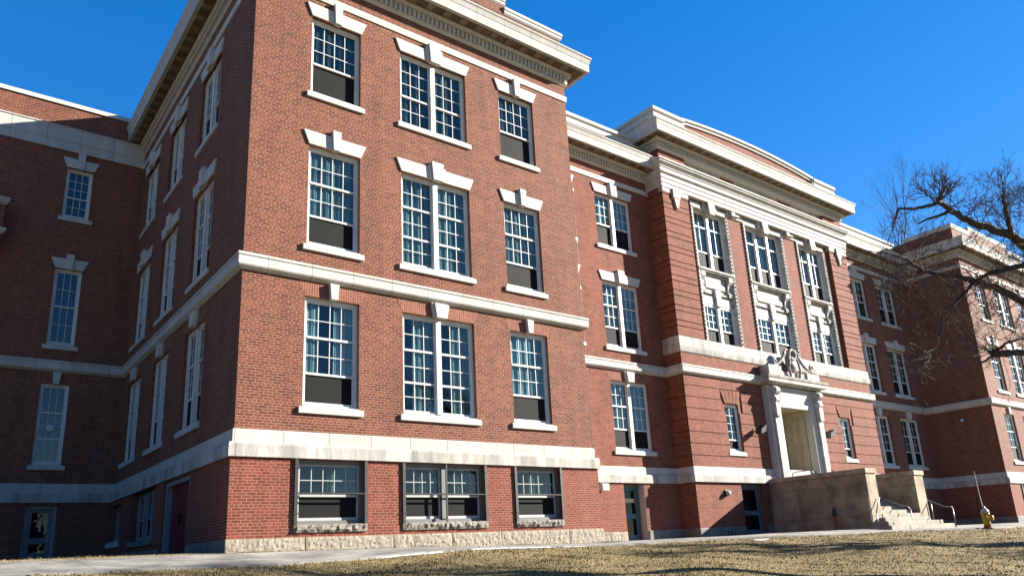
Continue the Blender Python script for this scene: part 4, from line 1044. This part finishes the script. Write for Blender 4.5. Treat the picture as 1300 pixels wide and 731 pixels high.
# grass: blades on the lawn, finest where the lawn is near
def grass():
    r_ = np.random.RandomState(11); n = 190000
    s = 6.0 * np.exp(r_.rand(n) * math.log(42 / 6.0)); th = R(2) + r_.rand(n) * R(78)
    x = EYE.x + s * np.sin(th); y = EYE.y + s * np.cos(th)
    k2 = 9000; x[:k2] = -18 + 30 * r_.rand(k2); y[:k2] = -.42 + .36 * r_.rand(k2) ** .6 + np.where(x[:k2] < -.3, 1.7 * r_.rand(k2), 0); s = np.hypot(x - EYE.x, y - EYE.y)
    keep = np.array([i < k2 or y[i] < walk_f(x[i]) - .17 + .22 * r_.rand() ** 3 and y[i] > -16 for i in range(n)])
    x, y, s = x[keep], y[keep], s[keep]; n = len(x)
    z = np.array([gz(a, b) for a, b in zip(x, y)])
    cl = np.sin(x * 1.7 + 1.3 * np.sin(y * 1.1)) * np.cos(y * 2.1 + .7 * np.sin(x * .9)) * .5 + .5
    cl2 = np.sin(x * 5.1 + 2 * np.sin(y * 4.3)) * np.cos(y * 6.3 + x) * .5 + .5
    h = (.022 + .04 * r_.rand(n)) * (.55 + .9 * cl * cl2)
    wd = .003 + .00035 * s + .003 * r_.rand(n)
    a = r_.rand(n) * 2 * np.pi; lean = (r_.rand(n) * .9 + .15) * h; la = r_.rand(n) * 2 * np.pi
    v = np.empty((n, 3, 3), np.float32)
    v[:, 0] = np.stack([x - wd * np.cos(a), y - wd * np.sin(a), z - .004], 1); v[:, 1] = np.stack([x + wd * np.cos(a), y + wd * np.sin(a), z - .004], 1)
    v[:, 2] = np.stack([x + lean * np.cos(la), y + lean * np.sin(la), z + h], 1)
    me = bpy.data.meshes.new('grass'); me.vertices.add(3 * n); me.loops.add(3 * n); me.polygons.add(n)
    me.vertices.foreach_set('co', v.reshape(-1)); me.loops.foreach_set('vertex_index', np.arange(3 * n, dtype=np.int32))
    me.polygons.foreach_set('loop_start', np.arange(0, 3 * n, 3, dtype=np.int32)); me.polygons.foreach_set('loop_total', np.full(n, 3, np.int32))
    at = me.attributes.new('tint', 'FLOAT', 'POINT')
    big = (np.sin(x * .55 + 1.1 * np.sin(y * .8)) * np.cos(y * .9 + .5 * x) + .7 * np.sin(x * 1.6 - 1.7 * y + np.sin(2.1 * x)) * np.cos(2.4 * y + .8 * x)) * .42 + .5
    t = np.clip(.30 + .17 * r_.rand(n) + .85 * (big - .5) + .25 * (cl2 - .5), 0, 1)
    at.data.foreach_set('value', np.repeat(t, 3).astype(np.float32))
    me.update(); me.validate(); me.materials.append(MATS['dry_grass'])
    o = bpy.data.objects.new('grass', me); COL.objects.link(o); tag(o, 'dry straw coloured winter grass covering the sloping lawn', 'grass', kind='stuff')
grass()
def litter():
    r_ = random.Random(4); mb = MB()
    for i in range(2600):
        s_ = 6.5 * math.exp(r_.random() * 1.6); th = R(4) + r_.random() * R(74); x = EYE.x + s_ * math.sin(th); y = EYE.y + s_ * math.cos(th)
        if y > walk_f(x) + (.5 if r_.random() < .06 else -.2) or y < -15: continue
        z = gz(x, y) + .035; a = r_.random() * 6.28; l = r_.uniform(.02, .05); c, d = math.cos(a) * l, math.sin(a) * l
        mb.quad((x - c, y - d, z), (x + d * .6, y - c * .6, z + r_.uniform(-.01, .025)), (x + c, y + d, z + r_.uniform(0, .02)), (x - d * .6, y + c * .6, z + r_.uniform(-.01, .02)))
    o = mb.build('leaf_litter', 'dead_leaf', fix=False); tag(o, 'scattered dry brown leaves lying in the lawn', 'leaves', kind='stuff')
plain('dead_leaf', (.22, .12, .06), .8, .5, 3)
litter()

# ------------------------------------------------------------------ trees (bare winter crowns)
def ray(u, v): return _fw + _r * ((u - 650) / 961.355) - _u * ((v - 428.58) / 961.355)
def at(u, v, d):
    q = ray(u, v); return EYE + q * d
def twig_fan(mb, p, d, L, r0, gen, rg, up=.25, spread=.7, k=3):
    n = 3 if gen > 0 else 2
    pts = [Vector(p)]; cur = Vector(d).normalized(); rad = [r0]
    for i in range(n):
        cur = (cur + Vector((rg.gauss(0, .15), rg.gauss(0, .15), rg.gauss(0, .14) + up * .16))).normalized()
        pts.append(pts[-1] + cur * L / n); rad.append(r0 * (1 - .6 * (i + 1) / n))
    mb.tube(pts, rad, k, cap=False)
    if gen <= 0: return
    m = rg.randint(2, 4)
    for q in range(m):
        t = rg.uniform(.3, 1.0); i = min(n - 1, int(t * n)); f = t * n - i
        bp = pts[i].lerp(pts[i + 1], f); dr = (pts[i + 1] - pts[i]).normalized()
        side = Vector((rg.gauss(0, 1), rg.gauss(0, 1), rg.gauss(0, 1))); side = (side - dr * side.dot(dr)).normalized()
        twig_fan(mb, bp, (dr + side * spread * rg.uniform(.6, 1.3) + Vector((0, 0, up * .5))).normalized(), L * rg.uniform(.5, .75), max(.004, r0 * .55), gen - 1, rg, up, spread, k)
def limb(tree, pts, rad, name='limb', k=9, rg=None):
    P = [Vector(pts[0])]; Q = [rad[0]]
    for i in range(len(pts) - 1):
        for t in (.25, .5, .75, 1.0):
            p = Vector(pts[i]).lerp(Vector(pts[i + 1]), t); j = rad[i] * .22 if t < 1 else 0
            P.append(p + Vector((rg.gauss(0, j), rg.gauss(0, j), rg.gauss(0, j)))); Q.append(lerp(rad[i], rad[i + 1], t) * rg.uniform(.93, 1.08))
    mb = MB(); mb.tube(P, Q, k); return mb.build(name, 'bark', tree, smooth=True)

rg = random.Random(21)
TB = Vector((15.0, -13.2, 0)); TB.z = gz(TB.x, TB.y) - .05
T1 = empty('bare_tree', (0, 0, 0), 'leafless tree whose gnarled dark limbs reach in at the right', 'tree')
TD = 18.0
top = at(1372, 250, TD)
mbt = MB(); mbt.tube([TB, TB + Vector((.0, .05, .5)), TB + Vector((.05, .1, 2.0)), at(1362, 470, TD), at(1358, 400, TD), at(1366, 320, TD), top], [.5, .38, .33, .31, .29, .22, .15], 14); mbt.build('trunk', 'bark', T1, smooth=True)
SPRAY = []       # (position, direction, length, radius, generations)
def path_limb(px, rad, name='limb'):
    pts = [at(u, v, d) for u, v, d in px]
    limb(T1, pts, [q * .60 for q in rad], name, rg=rg); return pts
# upper limb
A = path_limb([(1362, 345, 18), (1300, 312, 17.8), (1281, 297, 17.7), (1245, 287, 17.5), (1225, 278, 17.4), (1205, 265, 17.2), (1193, 256, 17.1)], [.24, .19, .17, .14, .12, .10, .085])
a1 = path_limb([(1194, 257, 17.1), (1179, 261, 17.0), (1162, 265, 16.8), (1140, 265, 16.6), (1137, 277, 16.5), (1133, 292, 16.5)], [.085, .065, .055, .045, .03, .02])
a2 = path_limb([(1207, 268, 17.2), (1192, 274, 17.3), (1178, 278, 17.4), (1165, 284, 17.5)], [.07, .055, .045, .03])
a3 = path_limb([(1285, 300, 17.7), (1280, 285, 17.5), (1276, 264, 17.4), (1274, 253, 17.3)], [.12, .09, .07, .05])
# middle limb
B = path_limb([(1360, 408, 18), (1300, 383, 18.2), (1264, 364, 18.4), (1240, 358, 18.5), (1215, 351, 18.7), (1189, 347.5, 18.9), (1171, 344, 19.0), (1154, 331, 19.0), (1138, 325, 19.1), (1118, 320, 19.1)], [.22, .17, .14, .13, .11, .085, .07, .05, .035, .02])
b1 = path_limb([(1362, 330, 18), (1310, 335, 17.6), (1277, 341, 17.8), (1256, 347, 18.1), (1238, 357, 18.4)], [.16, .12, .10, .085, .07])
b2 = path_limb([(1235, 360, 18.5), (1215, 382, 18.3), (1197, 403, 18.1), (1194, 423, 18.0), (1188, 441, 17.9), (1184, 452, 17.9), (1172, 461, 17.9)], [.07, .05, .04, .035, .03, .025, .015])
# lower limb, ending in a knobby stub
Cc = path_limb([(1362, 470, 18), (1300, 448, 17.4), (1284, 447.5, 17.2), (1272, 449, 17.0), (1258, 448, 16.9)], [.18, .125, .115, .13, .10])
c1 = path_limb([(1263, 446, 16.9), (1281, 434, 16.6), (1300, 429, 16.4), (1330, 424, 16.2)], [.06, .045, .035, .03])
c2 = path_limb([(1262, 451, 16.9), (1250, 458, 16.8), (1243, 462, 16.8)], [.05, .035, .02])
# off-frame upper scaffold
up1 = path_limb([(1370, 300, 18), (1420, 230, 18.5), (1470, 190, 19)], [.15, .11, .06]); up2 = path_limb([(1366, 330, 18), (1335, 290, 19), (1315, 268, 19.6)], [.13, .08, .04])
mb = MB()
V = Vector
UPV = _u
def spray_at(p, n, L, r0, gen, dirf, up=.25, spread=.7):
    for _ in range(n): twig_fan(mb, p, dirf(), L * rg.uniform(.7, 1.1), r0, gen, rg, up, spread)
def rdir(u, r_, f=0.0, j=.5): return lambda: (UPV * u + _r * r_ + _fw * f + V((rg.gauss(0, j), rg.gauss(0, j), rg.gauss(0, j)))).normalized()
spray_at(at(1193, 255, 17.1), 12, .54, .017, 3, rdir(1.0, -.05, 0, .62), .15, .8)
spray_at(at(1188, 258, 17.1), 2, .6, .016, 3, rdir(.8, -.8, 0, .3), .3, .6)
for p in a1[2:]: spray_at(p, 2, .42, .012, 2, rdir(-.2, -.4, 0, .6), .1)
spray_at(a1[-1], 3, .4, .01, 2, rdir(-.3, .1, 0, .7), .1)
for p in a3[1:]: spray_at(p, 5, .55, .012, 3, rdir(1.0, -.2, 0, .45), .35)
for p in A[1:6]: spray_at(p, 3, .7, .014, 3, rdir(.7, -.2, .1, .6), .3)
for p in A[1:6]: spray_at(p, 2, .6, .012, 3, rdir(-.5, -.3, .1, .6), .0)
for p in up2: spray_at(p, 5, .75, .013, 3, rdir(.9, -.6, 0, .45), .3)
for p in up1: spray_at(p, 3, 1.0, .02, 3, rdir(1, -.2, 0, .5), .3)
for p in b1[1:]: spray_at(p, 3, .7, .014, 3, rdir(.2, -.4, 0, .7), .1)
for p in B[1:]: spray_at(p, 3, .7, .013, 3, rdir(-.35, -.35, .1, .6), .0)
for p in B[3:]: spray_at(p, 1, .6, .012, 3, rdir(.5, -.4, .1, .6), .1)
for p in b2[1:]: spray_at(p, 3, .55, .010, 2, rdir(.0, -.5, .1, .6), .0)
for limb_pts, cnt in ((B, 5), (b2, 4), (b1, 4), (A, 3), (c1, 3)):      # fine hanging twigs along every limb
    for p0, p1 in zip(limb_pts[:-1], limb_pts[1:]):
        for q in range(cnt): twig_fan(mb, p0.lerp(p1, rg.random()), rdir(-.35, -.5, 0, .7)(), rg.uniform(.5, 1.0), .0085, 3, rg, .0, .65)
for p in c1[1:]: spray_at(p, 2, .5, .01, 2, rdir(.5, .3, 0, .6), .2)
spray_at(at(1258, 447, 16.9), 7, .75, .014, 3, rdir(.25, -1, 0, .35), .05, .5)
spray_at(at(1244, 461, 16.8), 3, .7, .010, 2, rdir(.1, -1, 0, .3), .05, .5)
mb.build('twigs', 'bark_twig', T1, fix=False)

def far_woods():  # out of view; added to darken pane reflections and cut low sky light
    r2 = np.random.RandomState(5); n = 42000
    mbw = []
    t = r2.rand(n); ang = R(95) + t * R(235)                # from the left side round behind the photographer to the right
    rad = 62 + 14 * r2.rand(n) + 6 * np.sin(ang * 9)
    x = 14 + rad * np.sin(ang + R(90)) * 1.15; y = -4 + rad * np.cos(ang + R(90))
    hh = (8.5 + 3.5 * np.sin(ang * 13) + 2 * np.sin(ang * 31)); z = -9 + hh * r2.rand(n) ** .8 + 1.0
    keep = (y < 30); x, y, z = x[keep], y[keep], z[keep]; n = len(x)
    sz = .35 + .5 * r2.rand(n); v = r2.randn(n, 3, 3) * sz[:, None, None]; v[:, :, 2] *= 1.6
    v += np.stack([x, y, z], 1)[:, None, :]
    me = bpy.data.meshes.new('woods'); me.from_pydata(v.reshape(-1, 3).tolist(), [], np.arange(3 * n).reshape(-1, 3).tolist()); me.materials.append(MATS['bark'])
    o = bpy.data.objects.new('woods', me); COL.objects.link(o); tag(o, 'far brown winter woods out of view, added to reflect in the panes and block low sky', 'woods', kind='stuff')
far_woods()

def whole_tree(name, lab, base, H, seed, lean=(0, 0), gens=4, rtrunk=.28):
    r2 = random.Random(seed); T = empty(name, base, lab, 'tree')
    mt = MB(); pts = [V((0, 0, -.2)), V((.02, 0, H * .14)), V((.1, .05, H * .3)), V((lean[0] * .5, lean[1] * .5, H * .55)), V((lean[0], lean[1], H * .82))]
    rr = [rtrunk * 1.3, rtrunk, rtrunk * .85, rtrunk * .5, rtrunk * .16]; mt.tube(pts, rr, 10); mt.build('trunk', 'bark', T, smooth=True)
    ml = MB(); mw = MB()
    def grow(p, d, L, r0, gen):
        n = 4; P = [V(p)]; cur = V(d).normalized(); Q = [r0]
        for i in range(n):
            cur = (cur + V((r2.gauss(0, .13), r2.gauss(0, .13), r2.gauss(0, .1) + .07))).normalized(); P.append(P[-1] + cur * L / n); Q.append(r0 * (1 - .65 * (i + 1) / n))
        (ml if gen >= 3 else mw).tube(P, [q * 1.35 for q in Q] if gen >= 3 else Q, 6 if gen >= 3 else 3, cap=False)
        if gen == 0: return
        for q in range(r2.randint(3, 5)):
            t = r2.uniform(.25, 1); i = min(n - 1, int(t * n)); bp = P[i].lerp(P[i + 1], t * n - i); dr = (P[i + 1] - P[i]).normalized()
            sd = V((r2.gauss(0, 1), r2.gauss(0, 1), r2.gauss(0, 1))); sd = (sd - dr * sd.dot(dr)).normalized()
            grow(bp, (dr + sd * r2.uniform(.45, .9) + V((0, 0, .15))).normalized(), L * r2.uniform(.5, .7), max(.005, r0 * .5), gen - 1)
    for i in range(9):
        t = .28 + .07 * i; z = H * t; f = min(1, max(0, (t - .3) / .52)); p = V((.1 + (lean[0] - .1) * f, .05 + (lean[1] - .05) * f, z)); an = i * 2.4 + r2.uniform(-.3, .3)
        grow(p, V((math.cos(an), math.sin(an), r2.uniform(.4, .9))), H * r2.uniform(.26, .36) * (1 - .35 * f), rtrunk * .42 * (1 - .5 * f), gens)
    ml.build('limbs', 'bark', T, fix=False); mw.build('twigs', 'bark_twig', T, fix=False)
    return T
bx, by = 29.5, -12.5
whole_tree('bare_tree', 'leafless tree on the lawn beyond the right edge, seen by the branch shadows it casts', (bx, by, gz(bx, by)), 9.5, 5, (-.6, .3), 4, .44)
tp = at(1108, 236, 74)
whole_tree('bare_tree', 'faint leafless treetop showing over the roof right of the centre block', (tp.x, tp.y, -6.7), (tp.z + 6.7) * .9, 8, (1, 0), 4, .3)
